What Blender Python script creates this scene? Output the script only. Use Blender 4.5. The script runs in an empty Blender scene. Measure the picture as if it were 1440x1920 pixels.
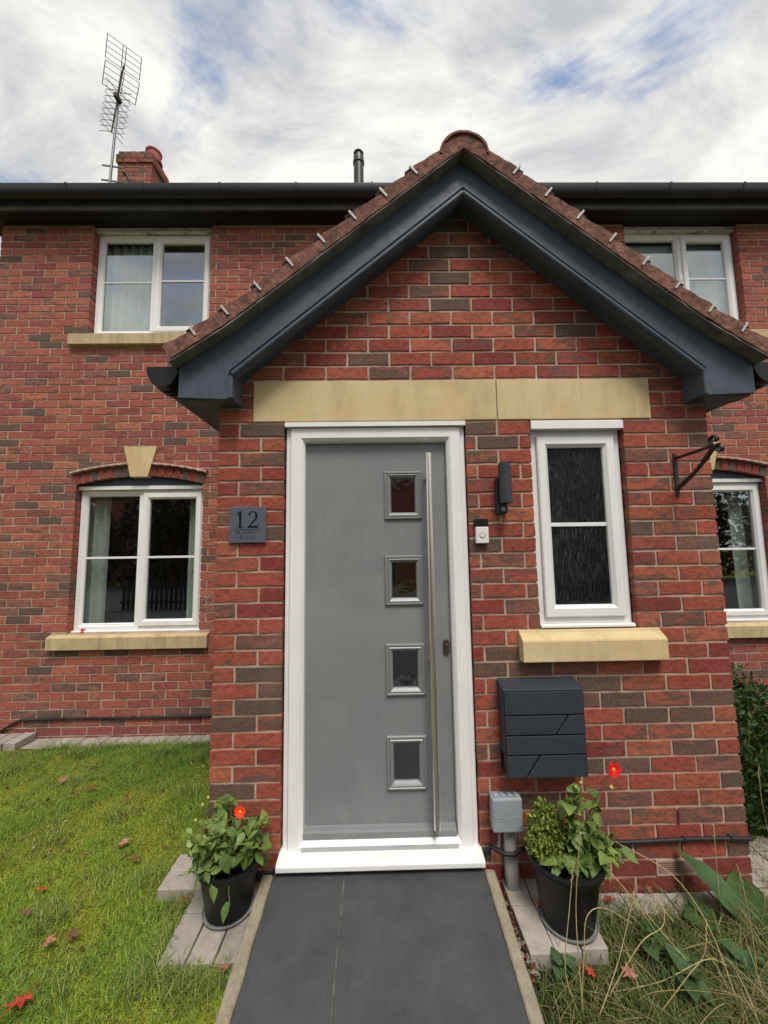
import bpy, bmesh, math, random
import numpy as np
from mathutils import Vector, Matrix, Euler

random.seed(12); RNG = np.random.default_rng(12)
S = bpy.context.scene
COL = S.collection

# ------------------------------------------------------------------ camera
FPX = 721.0
PITCH, YAW, ROLL = 0.09806604, 0.01483782, -0.01482076
CAM = Vector((0.80526, -1.91685, 2.25 - 0.65298))
def cam_axes():
    a, b, c = PITCH, YAW, ROLL
    F = Vector((math.cos(a)*math.sin(b), math.cos(a)*math.cos(b), math.sin(a)))
    Rt = Vector((math.cos(b), -math.sin(b), 0)); U = Rt.cross(F)
    r = math.cos(c)*Rt + math.sin(c)*U; u = -math.sin(c)*Rt + math.cos(c)*U
    return r, u, F
AX_R, AX_U, AX_F = cam_axes()
cam = bpy.data.cameras.new('camera'); cam_ob = bpy.data.objects.new('camera', cam); COL.objects.link(cam_ob)
cam.sensor_fit = 'VERTICAL'; cam.sensor_height = 36.0; cam.lens = FPX/1920*36.0
cam.clip_start = 0.05; cam.clip_end = 2000
M = Matrix.Identity(4)
for i in range(3):
    M[i][0] = AX_R[i]; M[i][1] = AX_U[i]; M[i][2] = -AX_F[i]; M[i][3] = CAM[i]
cam_ob.matrix_world = M
S.camera = cam_ob
def ray(px, py): return AX_R*((px-720)/FPX) + AX_U*((960-py)/FPX) + AX_F
def PY(px, py, Y):                      # photo pixel -> point on the vertical plane y = Y
    d = ray(px, py); return CAM + d*((Y-CAM.y)/d.y)
def PZ(px, py, z):                      # photo pixel -> point on the level plane z
    d = ray(px, py); return CAM + d*((z-CAM.z)/d.z)
def proj(v):
    w = Vector(v)-CAM; k = w.dot(AX_F)
    return (720+FPX*w.dot(AX_R)/k, 960-FPX*w.dot(AX_U)/k, k)

# ------------------------------------------------------------------ world, sun, exposure
SUN_EL, SUN_AZ = math.radians(60), math.radians(166)      # azimuth from +y, clockwise
W = bpy.data.worlds.new('World'); S.world = W; W.use_nodes = True
def world():
    nt = W.node_tree; nt.nodes.clear(); N = nt.nodes.new; L = nt.links.new
    out = N('ShaderNodeOutputWorld'); bg = N('ShaderNodeBackground'); bg.inputs[1].default_value = 0.1
    sky = N('ShaderNodeTexSky'); sky.sky_type = 'NISHITA'; sky.sun_disc = False
    sky.sun_elevation = SUN_EL; sky.sun_rotation = SUN_AZ; sky.air_density = 1.0; sky.dust_density = 1.2; sky.ozone_density = 1.6
    tc = N('ShaderNodeTexCoord'); sep = N('ShaderNodeSeparateXYZ'); L(tc.outputs['Generated'], sep.inputs[0])
    def m(op, a, b=None, v=None):
        n = N('ShaderNodeMath'); n.operation = op
        if isinstance(a, (int, float)): n.inputs[0].default_value = a
        else: L(a, n.inputs[0])
        if b is not None:
            if isinstance(b, (int, float)): n.inputs[1].default_value = b
            else: L(b, n.inputs[1])
        return n.outputs[0]
    zz = m('ADD', m('MAXIMUM', sep.outputs[2], 0.0), 0.12)
    cx = m('DIVIDE', sep.outputs[0], zz); cy = m('DIVIDE', sep.outputs[1], zz)
    cmb = N('ShaderNodeCombineXYZ'); L(cx, cmb.inputs[0]); L(cy, cmb.inputs[1])
    mp = N('ShaderNodeMapping'); mp.inputs['Rotation'].default_value = (0, 0, math.radians(-38)); mp.inputs['Scale'].default_value = (1.0, 1.5, 1); mp.inputs['Location'].default_value = (33.3, -12.1, 4)
    L(cmb.outputs[0], mp.inputs[0])
    n1 = N('ShaderNodeTexNoise'); n1.inputs['Scale'].default_value = 2.3; n1.inputs['Detail'].default_value = 12; n1.inputs['Roughness'].default_value = 0.6; n1.inputs['Distortion'].default_value = 0.35
    L(mp.outputs[0], n1.inputs['Vector'])
    r1 = N('ShaderNodeValToRGB'); r1.color_ramp.elements[0].position = 0.27; r1.color_ramp.elements[1].position = 0.475; r1.color_ramp.interpolation = 'EASE'
    L(n1.outputs[0], r1.inputs[0])
    n2 = N('ShaderNodeTexNoise'); n2.inputs['Scale'].default_value = 2.4; n2.inputs['Detail'].default_value = 12; n2.inputs['Roughness'].default_value = 0.62; n2.inputs['Distortion'].default_value = 0.5
    mp2 = N('ShaderNodeMapping'); mp2.inputs['Location'].default_value = (11.2, 4.1, 2); mp2.inputs['Rotation'].default_value = (0, 0, math.radians(-30)); mp2.inputs['Scale'].default_value = (1, 1.4, 1)
    L(cmb.outputs[0], mp2.inputs[0]); L(mp2.outputs[0], n2.inputs['Vector'])
    r2 = N('ShaderNodeValToRGB'); e = r2.color_ramp.elements
    e[0].position = 0.37; e[0].color = (2.65, 2.74, 2.9, 1); e[1].position = 0.60; e[1].color = (4.75, 4.68, 4.4, 1)
    e2 = r2.color_ramp.elements.new(0.48); e2.color = (3.7, 3.68, 3.62, 1)
    L(n2.outputs[0], r2.inputs[0])
    mx = N('ShaderNodeMixRGB'); L(r1.outputs[0], mx.inputs[0]); L(sky.outputs[0], mx.inputs[1]); L(r2.outputs[0], mx.inputs[2])
    L(mx.outputs[0], bg.inputs[0]); L(bg.outputs[0], out.inputs[0])
world()
sl = bpy.data.lights.new('sun', 'SUN'); sl.energy = 1.5; sl.angle = math.radians(20); sl.color = (1.0, 0.95, 0.88)
so = bpy.data.objects.new('sun', sl); COL.objects.link(so)
sd = Vector((math.sin(SUN_AZ)*math.cos(SUN_EL), math.cos(SUN_AZ)*math.cos(SUN_EL), math.sin(SUN_EL)))
so.rotation_euler = sd.to_track_quat('Z', 'Y').to_euler(); so.location = sd*20 + Vector((0, 0, 5))
S.view_settings.view_transform = 'Standard'; S.view_settings.look = 'None'; S.view_settings.gamma = 1.0
S.view_settings.exposure = 1.08; S.view_settings.use_curve_mapping = False

# ------------------------------------------------------------------ materials
MATS = {}
def newmat(name):
    m = bpy.data.materials.new(name); m.use_nodes = True; nt = m.node_tree; nt.nodes.clear()
    MATS[name] = m
    return m, nt, nt.nodes.new, nt.links.new
def princ(N, L, rough=0.7, spec=0.4, metal=0.0):
    o = N('ShaderNodeOutputMaterial'); b = N('ShaderNodeBsdfPrincipled'); L(b.outputs[0], o.inputs[0])
    b.inputs['Roughness'].default_value = rough; b.inputs['Specular IOR Level'].default_value = spec; b.inputs['Metallic'].default_value = metal
    return b, o
def noise(N, L, vec, scale, detail=4, rough=0.55, dist=0.0):
    n = N('ShaderNodeTexNoise'); n.inputs['Scale'].default_value = scale; n.inputs['Detail'].default_value = detail
    n.inputs['Roughness'].default_value = rough; n.inputs['Distortion'].default_value = dist
    if vec is not None: L(vec, n.inputs['Vector'])
    return n.outputs[0]
def ramp(N, L, fac, stops, interp='LINEAR'):
    r = N('ShaderNodeValToRGB'); r.color_ramp.interpolation = interp
    el = r.color_ramp.elements
    while len(el) < len(stops): el.new(0.5)
    for e, (p, c) in zip(el, stops):
        e.position = p; e.color = (c, c, c, 1) if isinstance(c, (int, float)) else (*c, 1)
    L(fac, r.inputs[0]); return r.outputs[0]
def mix(N, L, fac, a, b, mode='MIX'):
    n = N('ShaderNodeMixRGB'); n.blend_type = mode
    for s, v in ((0, fac), (1, a), (2, b)):
        if isinstance(v, (int, float)): n.inputs[s].default_value = v if s == 0 else (v, v, v, 1)
        elif isinstance(v, tuple): n.inputs[s].default_value = (*v, 1)
        else: L(v, n.inputs[s])
    return n.outputs[0]
def bump(N, L, b, h, strength=0.3, dist=0.002):
    n = N('ShaderNodeBump'); n.inputs['Strength'].default_value = strength; n.inputs['Distance'].default_value = dist
    L(h, n.inputs['Height']); L(n.outputs[0], b.inputs['Normal'])
def wpos(N): return N('ShaderNodeNewGeometry').outputs['Position']
def mapped(N, L, vec, scale=(1, 1, 1), rot=(0, 0, 0)):
    n = N('ShaderNodeMapping'); n.inputs['Scale'].default_value = scale; n.inputs['Rotation'].default_value = rot
    L(vec, n.inputs[0]); return n.outputs[0]

def plain(name, col, rough=0.5, spec=0.4, metal=0.0, var=0.12, scale=14, bmp=0.15, bscale=220, bdist=0.0006):
    m, nt, N, L = newmat(name); b, o = princ(N, L, rough, spec, metal); p = wpos(N)
    n = noise(N, L, p, scale, 6, 0.6)
    c = mix(N, L, ramp(N, L, n, [(0.3, 0.0), (0.7, 1.0)]), tuple(x*(1-var) for x in col), tuple(min(1, x*(1+var)) for x in col))
    L(c, b.inputs['Base Color'])
    if bmp: bump(N, L, b, noise(N, L, p, bscale, 3), bmp, bdist)
    return m

def brick_mat(name, per_object):
    m, nt, N, L = newmat(name); b, o = princ(N, L, 0.88, 0.25); p = wpos(N)
    if per_object:
        oi = N('ShaderNodeObjectInfo'); col = oi.outputs['Color']; alp = oi.outputs['Alpha']
    else:
        at = N('ShaderNodeAttribute'); at.attribute_name = 'brickcol'; col = at.outputs['Color']; alp = at.outputs['Alpha']
    # mottled body: coarse drag marks and sandy speckle
    n1 = noise(N, L, mapped(N, L, p, (1, 1, 1.8)), 30, 7, 0.72, 0.3)
    c = mix(N, L, 1.0, col, ramp(N, L, n1, [(0.28, 0.42), (0.5, 1.0), (0.72, 1.55)]), 'MULTIPLY')
    n2 = noise(N, L, p, 75, 5, 0.75)
    c = mix(N, L, ramp(N, L, n2, [(0.5, 0.0), (0.72, 0.55)]), c, mix(N, L, 0.6, c, (0.42, 0.15, 0.10)))
    c = mix(N, L, ramp(N, L, n2, [(0.28, 0.55), (0.46, 0.0)]), c, mix(N, L, 0.6, c, (0.10, 0.03, 0.025)))
    # burnt smudges, amount carried by alpha
    n3 = noise(N, L, mapped(N, L, p, (0.55, 1, 1.8)), 13, 7, 0.7, 0.5)
    sc3 = N('ShaderNodeMath'); sc3.operation = 'MULTIPLY_ADD'; L(n3, sc3.inputs[0]); sc3.inputs[1].default_value = 2.4; sc3.inputs[2].default_value = -0.7
    ad = N('ShaderNodeMath'); ad.operation = 'ADD'; L(sc3.outputs[0], ad.inputs[0]); L(alp, ad.inputs[1])
    c = mix(N, L, ramp(N, L, ad.outputs[0], [(0.78, 0.0), (1.45, 0.85)]), c, mix(N, L, ramp(N, L, n2, [(0.35, 0.0), (0.65, 1.0)]), (0.062, 0.046, 0.040), (0.150, 0.100, 0.074)))
    # fine dark pits and pale grit
    n4 = noise(N, L, p, 260, 3, 0.7)
    c = mix(N, L, ramp(N, L, n4, [(0.30, 0.8), (0.42, 0.0)]), c, (0.05, 0.025, 0.02))
    c = mix(N, L, ramp(N, L, n4, [(0.60, 0.0), (0.74, 0.5)]), c, (0.5, 0.28, 0.19))
    # weathering bloom
    n5 = noise(N, L, p, 2.3, 5, 0.65)
    c = mix(N, L, ramp(N, L, n5, [(0.52, 0.0), (0.78, 0.14)]), c, (0.46, 0.34, 0.28))
    L(c, b.inputs['Base Color'])
    h = mix(N, L, 0.5, noise(N, L, mapped(N, L, p, (1, 1, 1.5)), 75, 6, 0.75), n4)
    bump(N, L, b, h, 0.9, 0.0035)
    return m
brick_mat('brick', True); brick_mat('brick_field', False)
def mortar():
    m, nt, N, L = newmat('mortar'); b, o = princ(N, L, 0.95, 0.15); p = wpos(N)
    n = noise(N, L, p, 5, 6, 0.65)
    c = ramp(N, L, n, [(0.3, (0.33, 0.23, 0.17)), (0.55, (0.48, 0.355, 0.27)), (0.75, (0.58, 0.46, 0.37))])
    n2 = noise(N, L, p, 130, 4, 0.7)
    c = mix(N, L, ramp(N, L, n2, [(0.3, 0.45), (0.5, 0.0)]), c, (0.2, 0.13, 0.09)); L(c, b.inputs['Base Color'])
    bump(N, L, b, n2, 0.7, 0.003)
mortar()
def stone():
    m, nt, N, L = newmat('sandstone'); b, o = princ(N, L, 0.85, 0.2); p = wpos(N)
    n = noise(N, L, p, 3.5, 5, 0.6); n2 = noise(N, L, p, 260, 3, 0.7)
    c = ramp(N, L, n, [(0.3, (0.52, 0.395, 0.205)), (0.5, (0.60, 0.465, 0.255)), (0.7, (0.66, 0.525, 0.315))])
    c = mix(N, L, ramp(N, L, n2, [(0.28, 0.8), (0.42, 0.0)]), c, (0.28, 0.19, 0.09))
    st = noise(N, L, mapped(N, L, p, (1, 1, 0.22)), 9, 6, 0.7); c = mix(N, L, ramp(N, L, st, [(0.48, 0.0), (0.70, 0.5)]), c, (0.36, 0.275, 0.16))
    L(c, b.inputs['Base Color']); bump(N, L, b, n2, 0.35, 0.001)
    m, nt, N, L = newmat('weathered_sill'); b, o = princ(N, L, 0.88, 0.2); p = wpos(N)
    n = noise(N, L, p, 4, 5, 0.6); n2 = noise(N, L, p, 220, 3, 0.7)
    c = ramp(N, L, n, [(0.3, (0.44, 0.335, 0.185)), (0.7, (0.56, 0.44, 0.27))])
    st = noise(N, L, mapped(N, L, p, (1, 1, 0.14)), 13, 6, 0.7, 0.3)
    c = mix(N, L, ramp(N, L, st, [(0.46, 0.0), (0.72, 0.6)]), c, (0.21, 0.16, 0.085))
    c = mix(N, L, ramp(N, L, n2, [(0.25, 0.6), (0.4, 0.0)]), c, (0.28, 0.2, 0.1))
    L(c, b.inputs['Base Color']); bump(N, L, b, n2, 0.4, 0.0012)
stone()
def upvc():
    m, nt, N, L = newmat('upvc'); b, o = princ(N, L, 0.32, 0.5); p = wpos(N)
    n = noise(N, L, mapped(N, L, p, (1, 1, 0.3)), 6, 6, 0.65)
    L(ramp(N, L, n, [(0.3, (0.72, 0.72, 0.70)), (0.6, (0.80, 0.80, 0.79))]), b.inputs['Base Color'])
    m, nt, N, L = newmat('dirty_upvc'); b, o = princ(N, L, 0.5, 0.4)
    n = noise(N, L, mapped(N, L, wpos(N), (1, 1, 4)), 9, 6, 0.7)
    L(ramp(N, L, n, [(0.36, (0.12, 0.105, 0.09)), (0.46, (0.5, 0.48, 0.44)), (0.7, (0.66, 0.64, 0.6))]), b.inputs['Base Color'])
upvc()
def painted_timber():
    m, nt, N, L = newmat('navy_paint'); b, o = princ(N, L, 0.55, 0.32); p = wpos(N)
    n = noise(N, L, p, 4, 6, 0.65)
    c = ramp(N, L, n, [(0.3, (0.050, 0.066, 0.092)), (0.5, (0.066, 0.084, 0.112)), (0.7, (0.090, 0.108, 0.136))])
    n2 = noise(N, L, p, 55, 6, 0.75)
    c = mix(N, L, ramp(N, L, n2, [(0.68, 0.0), (0.73, 0.7)]), c, (0.30, 0.30, 0.29)); gr = noise(N, L, mapped(N, L, p, (6, 1, 1), (0, math.radians(38), 0)), 9, 6, 0.75); c = mix(N, L, ramp(N, L, gr, [(0.30, 0.45), (0.48, 0.0)]), c, (0.02, 0.025, 0.034)); L(c, b.inputs['Base Color'])
    L(ramp(N, L, noise(N, L, p, 18, 4), [(0.3, 0.46), (0.7, 0.66)]), b.inputs['Roughness'])
    bump(N, L, b, noise(N, L, p, 40, 5, 0.7), 0.35, 0.0015)
    m, nt, N, L = newmat('undercloak'); b, o = princ(N, L, 0.9, 0.2); p = wpos(N)
    n = noise(N, L, p, 9, 6, 0.7)
    c = ramp(N, L, n, [(0.3, (0.085, 0.078, 0.068)), (0.55, (0.17, 0.158, 0.14)), (0.75, (0.30, 0.285, 0.26))]); L(c, b.inputs['Base Color'])
    bump(N, L, b, n, 0.4, 0.004)
painted_timber()
plain('black_plastic', (0.007, 0.0072, 0.0085), 0.45, 0.35, var=0.25, scale=8, bmp=0.1)
plain('gutter_black', (0.016, 0.0165, 0.018), 0.42, 0.45, var=0.4, scale=5, bmp=0.15, bscale=60, bdist=0.001)
plain('soffit_dark', (0.012, 0.012, 0.016), 0.6, 0.3)
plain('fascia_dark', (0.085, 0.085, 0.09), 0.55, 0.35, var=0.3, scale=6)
plain('anthracite', (0.034, 0.040, 0.050), 0.42, 0.45, var=0.08)
plain('anthracite_dark', (0.006, 0.006, 0.007), 0.7, 0.2)
plain('slate_sign', (0.085, 0.102, 0.130), 0.45, 0.4, var=0.08)
plain('sign_black', (0.006, 0.006, 0.008), 0.5, 0.3, var=0.0)
plain('steel', (0.85, 0.81, 0.73), 0.30, 0.5, 1.0, var=0.06, bmp=0.0)
plain('threshold_alu', (0.46, 0.47, 0.47), 0.3, 0.5, 1.0, var=0.08, bmp=0.0)
plain('brass_dull', (0.25, 0.21, 0.15), 0.35, 0.5, 1.0, var=0.2)
plain('grey_plastic', (0.27, 0.30, 0.33), 0.45, 0.4, var=0.08)
plain('grey_post', (0.24, 0.24, 0.235), 0.55, 0.35, var=0.15)
plain('saucer_grey', (0.2, 0.2, 0.2), 0.6, 0.3, var=0.25)
plain('white_plastic', (0.72, 0.71, 0.68), 0.4, 0.4, var=0.04)
plain('clip_white', (0.46, 0.44, 0.42), 0.5, 0.4, var=0.15)
plain('iron', (0.05, 0.047, 0.047), 0.48, 0.5, 0.6, var=0.4, scale=60, bmp=0.5, bscale=160, bdist=0.001)
plain('aluminium', (0.22, 0.21, 0.22), 0.45, 0.5, 0.8, var=0.2)
plain('cable', (0.018, 0.018, 0.02), 0.5, 0.35, var=0.3)
plain('room_paint', (0.42, 0.40, 0.37), 0.9, 0.1, var=0.05)
plain('curtain', (0.66, 0.66, 0.61), 0.95, 0.1, var=0.05)
plain('blind', (0.74, 0.76, 0.75), 0.9, 0.1, var=0.04)
plain('terracotta', (0.33, 0.10, 0.07), 0.75, 0.25, var=0.25, scale=9, bmp=0.5, bscale=90, bdist=0.002)
plain('weep_red', (0.20, 0.02, 0.02), 0.6, 0.3)
plain('vent_slat', (0.30, 0.20, 0.155), 0.85, 0.2, var=0.15)
plain('vent_clay', (0.42, 0.28, 0.22), 0.85, 0.2, var=0.15)
plain('soil', (0.022, 0.015, 0.011), 0.95, 0.1, var=0.6, scale=70, bmp=1.0, bscale=90, bdist=0.01)
plain('asphalt', (0.05, 0.05, 0.052), 0.9, 0.2, var=0.25, scale=3, bmp=0.5, bscale=90, bdist=0.004)
plain('bark', (0.09, 0.065, 0.045), 0.95, 0.1, var=0.4, scale=9, bmp=0.8, bscale=30, bdist=0.01)
plain('dark_roof_tile', (0.09, 0.05, 0.04), 0.85, 0.2, var=0.3, scale=6)
plain('hedge_brick', (0.24, 0.09, 0.06), 0.9, 0.2, var=0.3, scale=10)
plain('fence_wood', (0.03, 0.028, 0.026), 0.8, 0.2, var=0.3)
plain('stem_green', (0.10, 0.13, 0.03), 0.7, 0.3, var=0.2)
plain('stem_red', (0.12, 0.055, 0.03), 0.7, 0.3, var=0.2)
plain('bud', (0.42, 0.40, 0.07), 0.6, 0.3, var=0.15)
plain('petal_orange', (0.80, 0.055, 0.012), 0.55, 0.3, var=0.2, scale=60)
plain('petal_red', (0.72, 0.010, 0.014), 0.5, 0.3, var=0.2, scale=60)
plain('flower_eye', (0.75, 0.30, 0.02), 0.7, 0.2, var=0.2, scale=200)
plain('white_dirt', (0.7, 0.66, 0.6), 0.9, 0.1)
def door_paint():
    m, nt, N, L = newmat('door_grey'); b, o = princ(N, L, 0.42, 0.4); p = wpos(N)
    n = noise(N, L, p, 2.2, 5, 0.6, 0.6)
    c = ramp(N, L, n, [(0.35, (0.195, 0.197, 0.204)), (0.7, (0.235, 0.238, 0.243))])
    g = noise(N, L, mapped(N, L, p, (1, 1, 0.035)), 110, 5, 0.65, 0.9)
    c = mix(N, L, ramp(N, L, g, [(0.36, 0.14), (0.48, 0.0)]), c, (0.12, 0.12, 0.125))
    dust = noise(N, L, mapped(N, L, p, (1.0, 1.0, 0.7)), 5.5, 6, 0.65, 1.1)
    c = mix(N, L, ramp(N, L, dust, [(0.56, 0.0), (0.82, 0.16)]), c, (0.42, 0.42, 0.41))
    L(c, b.inputs['Base Color']); L(ramp(N, L, dust, [(0.4, 0.36), (0.75, 0.55)]), b.inputs['Roughness'])
    bump(N, L, b, g, 0.6, 0.0022)
    plain('cassette_grey', (0.20, 0.205, 0.21), 0.35, 0.45, var=0.05, bmp=0.0)
door_paint()
def glass(name, tint, gloss_rough=0.0, base_reflect=0.10, pattern=None):
    m, nt, N, L = newmat(name); o = N('ShaderNodeOutputMaterial')
    tr = N('ShaderNodeBsdfTransparent'); tr.inputs[0].default_value = (*tint, 1)
    gl = N('ShaderNodeBsdfGlossy'); gl.inputs['Roughness'].default_value = gloss_rough; gl.inputs[0].default_value = (0.95, 0.97, 1, 1)
    ge = N('ShaderNodeNewGeometry'); dt = N('ShaderNodeVectorMath'); dt.operation = 'DOT_PRODUCT'; L(ge.outputs['Incoming'], dt.inputs[0]); L(ge.outputs['Normal'], dt.inputs[1])
    def mth(op, x, y):
        n = N('ShaderNodeMath'); n.operation = op
        for i, v in ((0, x), (1, y)):
            if isinstance(v, (int, float)): n.inputs[i].default_value = v
            else: L(v, n.inputs[i])
        return n.outputs[0]
    ca = mth('ABSOLUTE', dt.outputs['Value'], 0.0)
    ad = N('ShaderNodeMath'); ad.operation = 'MULTIPLY_ADD'; L(mth('POWER', mth('SUBTRACT', 1.0, ca), 4.0), ad.inputs[0]); ad.inputs[1].default_value = 0.9; ad.inputs[2].default_value = base_reflect; ad.use_clamp = True
    mx = N('ShaderNodeMixShader'); L(ad.outputs[0], mx.inputs[0]); L(tr.outputs[0], mx.inputs[1]); L(gl.outputs[0], mx.inputs[2]); L(mx.outputs[0], o.inputs[0])
    p = wpos(N)
    if pattern == 'rain':            # reeded privacy glass with vertical runs
        h = noise(N, L, mapped(N, L, p, (1, 1, 0.12)), 95, 5, 0.65, 0.9)
        bu = N('ShaderNodeBump'); bu.inputs['Strength'].default_value = 1.0; bu.inputs['Distance'].default_value = 0.012; L(h, bu.inputs['Height'])
        L(bu.outputs[0], gl.inputs['Normal'])
        st = noise(N, L, mapped(N, L, p, (1, 1, 0.10)), 170, 6, 0.75, 0.6); cl = noise(N, L, mapped(N, L, p, (1, 1, 1)), 3.2, 4, 0.6)
        fog = N('ShaderNodeBsdfDiffuse'); fog.inputs[0].default_value = (0.34, 0.38, 0.35, 1)
        fm = mix(N, L, 1.0, ramp(N, L, st, [(0.47, 0.0), (0.68, 0.20)]), ramp(N, L, cl, [(0.36, 0.3), (0.62, 1.0)]), 'MULTIPLY')
        m2 = N('ShaderNodeMixShader'); L(fm, m2.inputs[0]); L(mx.outputs[0], m2.inputs[1]); L(fog.outputs[0], m2.inputs[2]); L(m2.outputs[0], o.inputs[0])
    elif pattern == 'ripple':
        h = noise(N, L, p, 16, 3, 0.5)
        bu = N('ShaderNodeBump'); bu.inputs['Strength'].default_value = 0.22; bu.inputs['Distance'].default_value = 0.006; L(h, bu.inputs['Height'])
        L(bu.outputs[0], gl.inputs['Normal'])
    else:
        h = noise(N, L, p, 2.5, 2, 0.5)
        bu = N('ShaderNodeBump'); bu.inputs['Strength'].default_value = 0.05; bu.inputs['Distance'].default_value = 0.01; L(h, bu.inputs['Height'])
        L(bu.outputs[0], gl.inputs['Normal'])
    return m
glass('window_glass', (0.86, 0.90, 0.88), 0.0, 0.18); glass('rain_glass', (0.2, 0.22, 0.22), 0.12, 0.03, 'rain'); glass('door_glass', (0.35, 0.36, 0.36), 0.02, 0.24, 'ripple')
def roof_tile():
    m, nt, N, L = newmat('roof_tile'); b, o = princ(N, L, 0.92, 0.15); p = wpos(N)
    n = noise(N, L, p, 14, 7, 0.75); n2 = noise(N, L, p, 38, 6, 0.75); n3 = noise(N, L, p, 110, 3, 0.7)
    c = ramp(N, L, n, [(0.3, (0.12, 0.062, 0.050)), (0.5, (0.235, 0.108, 0.082)), (0.7, (0.38, 0.19, 0.145))])
    c = mix(N, L, ramp(N, L, n2, [(0.47, 0.0), (0.62, 0.85)]), c, (0.07, 0.052, 0.045))
    c = mix(N, L, ramp(N, L, n3, [(0.64, 0.0), (0.74, 0.6)]), c, (0.36, 0.34, 0.29)); L(c, b.inputs['Base Color'])
    bump(N, L, b, n2, 1.0, 0.010)
roof_tile()
def concrete():
    m, nt, N, L = newmat('paver'); b, o = princ(N, L, 0.92, 0.2); p = wpos(N)
    n = noise(N, L, p, 12, 6, 0.7); n2 = noise(N, L, p, 240, 3, 0.7)
    oi = N('ShaderNodeObjectInfo')
    c = ramp(N, L, n, [(0.3, (0.28, 0.245, 0.215)), (0.6, (0.38, 0.34, 0.30)), (0.78, (0.46, 0.42, 0.375))])
    c = mix(N, L, ramp(N, L, noise(N, L, p, 4, 5, 0.65), [(0.5, 0.0), (0.72, 0.5)]), c, (0.20, 0.185, 0.145))
    c = mix(N, L, 1.0, c, ramp(N, L, oi.outputs['Random'], [(0, 0.86), (1, 1.1)]), 'MULTIPLY')
    c = mix(N, L, ramp(N, L, n2, [(0.28, 0.6), (0.4, 0.0)]), c, (0.12, 0.1, 0.08)); L(c, b.inputs['Base Color'])
    bump(N, L, b, n2, 0.5, 0.0016)
    m, nt, N, L = newmat('edging_concrete'); b, o = princ(N, L, 0.95, 0.15); p = wpos(N)
    n = noise(N, L, p, 16, 6, 0.7); n2 = noise(N, L, p, 190, 4, 0.75)
    c = ramp(N, L, n, [(0.3, (0.22, 0.185, 0.13)), (0.6, (0.35, 0.30, 0.22)), (0.8, (0.46, 0.40, 0.30))])
    c = mix(N, L, ramp(N, L, n2, [(0.6, 0.0), (0.72, 0.8)]), c, (0.46, 0.42, 0.34)); c = mix(N, L, ramp(N, L, n2, [(0.3, 0.8), (0.42, 0.0)]), c, (0.07, 0.06, 0.045))
    L(c, b.inputs['Base Color']); bump(N, L, b, n2, 1.0, 0.004)
    m, nt, N, L = newmat('slate_slab'); b, o = princ(N, L, 0.62, 0.4); p = wpos(N)
    n = noise(N, L, p, 6, 7, 0.7, 0.3); n2 = noise(N, L, p, 330, 3, 0.7)
    c = ramp(N, L, n, [(0.3, (0.040, 0.041, 0.044)), (0.5, (0.052, 0.053, 0.056)), (0.7, (0.066, 0.067, 0.069))])
    c = mix(N, L, ramp(N, L, n2, [(0.55, 0.0), (0.75, 0.5)]), c, (0.13, 0.13, 0.13)); c = mix(N, L, ramp(N, L, n2, [(0.28, 0.6), (0.42, 0.0)]), c, (0.02, 0.02, 0.022))
    st = noise(N, L, p, 2.2, 8, 0.7, 1.2); c = mix(N, L, ramp(N, L, st, [(0.52, 0.0), (0.66, 0.14)]), c, (0.11, 0.105, 0.095)); c = mix(N, L, ramp(N, L, st, [(0.30, 0.2), (0.44, 0.0)]), c, (0.03, 0.031, 0.033))
    sp = noise(N, L, p, 70, 3, 0.6); c = mix(N, L, ramp(N, L, sp, [(0.74, 0.0), (0.80, 0.6)]), c, (0.22, 0.21, 0.19)); L(c, b.inputs['Base Color'])
    L(ramp(N, L, n, [(0.3, 0.5), (0.7, 0.72)]), b.inputs['Roughness']); bump(N, L, b, n, 0.25, 0.003)
    plain('slab_joint', (0.10, 0.098, 0.09), 0.9, 0.2, var=0.5, scale=25)
concrete()
def foliage(name, attr=None, c1=(0.05, 0.09, 0.02), c2=(0.1, 0.17, 0.035), trans=0.35, rough=0.55, scale=30):
    m, nt, N, L = newmat(name); o = N('ShaderNodeOutputMaterial'); p = wpos(N)
    if attr:
        at = N('ShaderNodeAttribute'); at.attribute_name = attr; c = at.outputs['Color']
    else:
        oi = N('ShaderNodeObjectInfo')
        c = mix(N, L, oi.outputs['Random'], c1, c2)
        c = mix(N, L, 1.0, c, ramp(N, L, noise(N, L, p, scale, 4, 0.6), [(0.3, 0.7), (0.7, 1.25)]), 'MULTIPLY')
    b = N('ShaderNodeBsdfPrincipled'); b.inputs['Roughness'].default_value = rough; b.inputs['Specular IOR Level'].default_value = 0.35
    L(c, b.inputs['Base Color'])
    t = N('ShaderNodeBsdfTranslucent'); L(c, t.inputs[0])
    mx = N('ShaderNodeMixShader'); mx.inputs[0].default_value = trans; L(b.outputs[0], mx.inputs[1]); L(t.outputs[0], mx.inputs[2]); L(mx.outputs[0], o.inputs[0])
    return m
foliage('blade', 'bladecol', trans=0.3, rough=0.6)
foliage('leafmass', 'bladecol', trans=0.3, rough=0.5)
foliage('dahlia_leaf', None, (0.085, 0.15, 0.035), (0.22, 0.30, 0.075), 0.25, 0.5)
foliage('bright_leaf', None, (0.22, 0.34, 0.04), (0.34, 0.44, 0.06), 0.35, 0.5)
foliage('dock_leaf', None, (0.045, 0.095, 0.03), (0.07, 0.13, 0.045), 0.2, 0.5, 18)
foliage('maple_red', None, (0.46, 0.045, 0.022), (0.62, 0.08, 0.035), 0.2, 0.6, 60)
foliage('maple_pink', None, (0.36, 0.15, 0.10), (0.46, 0.22, 0.15), 0.15, 0.7, 60)
foliage('maple_brown', None, (0.13, 0.055, 0.035), (0.22, 0.10, 0.06), 0.1, 0.8, 60)
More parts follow.
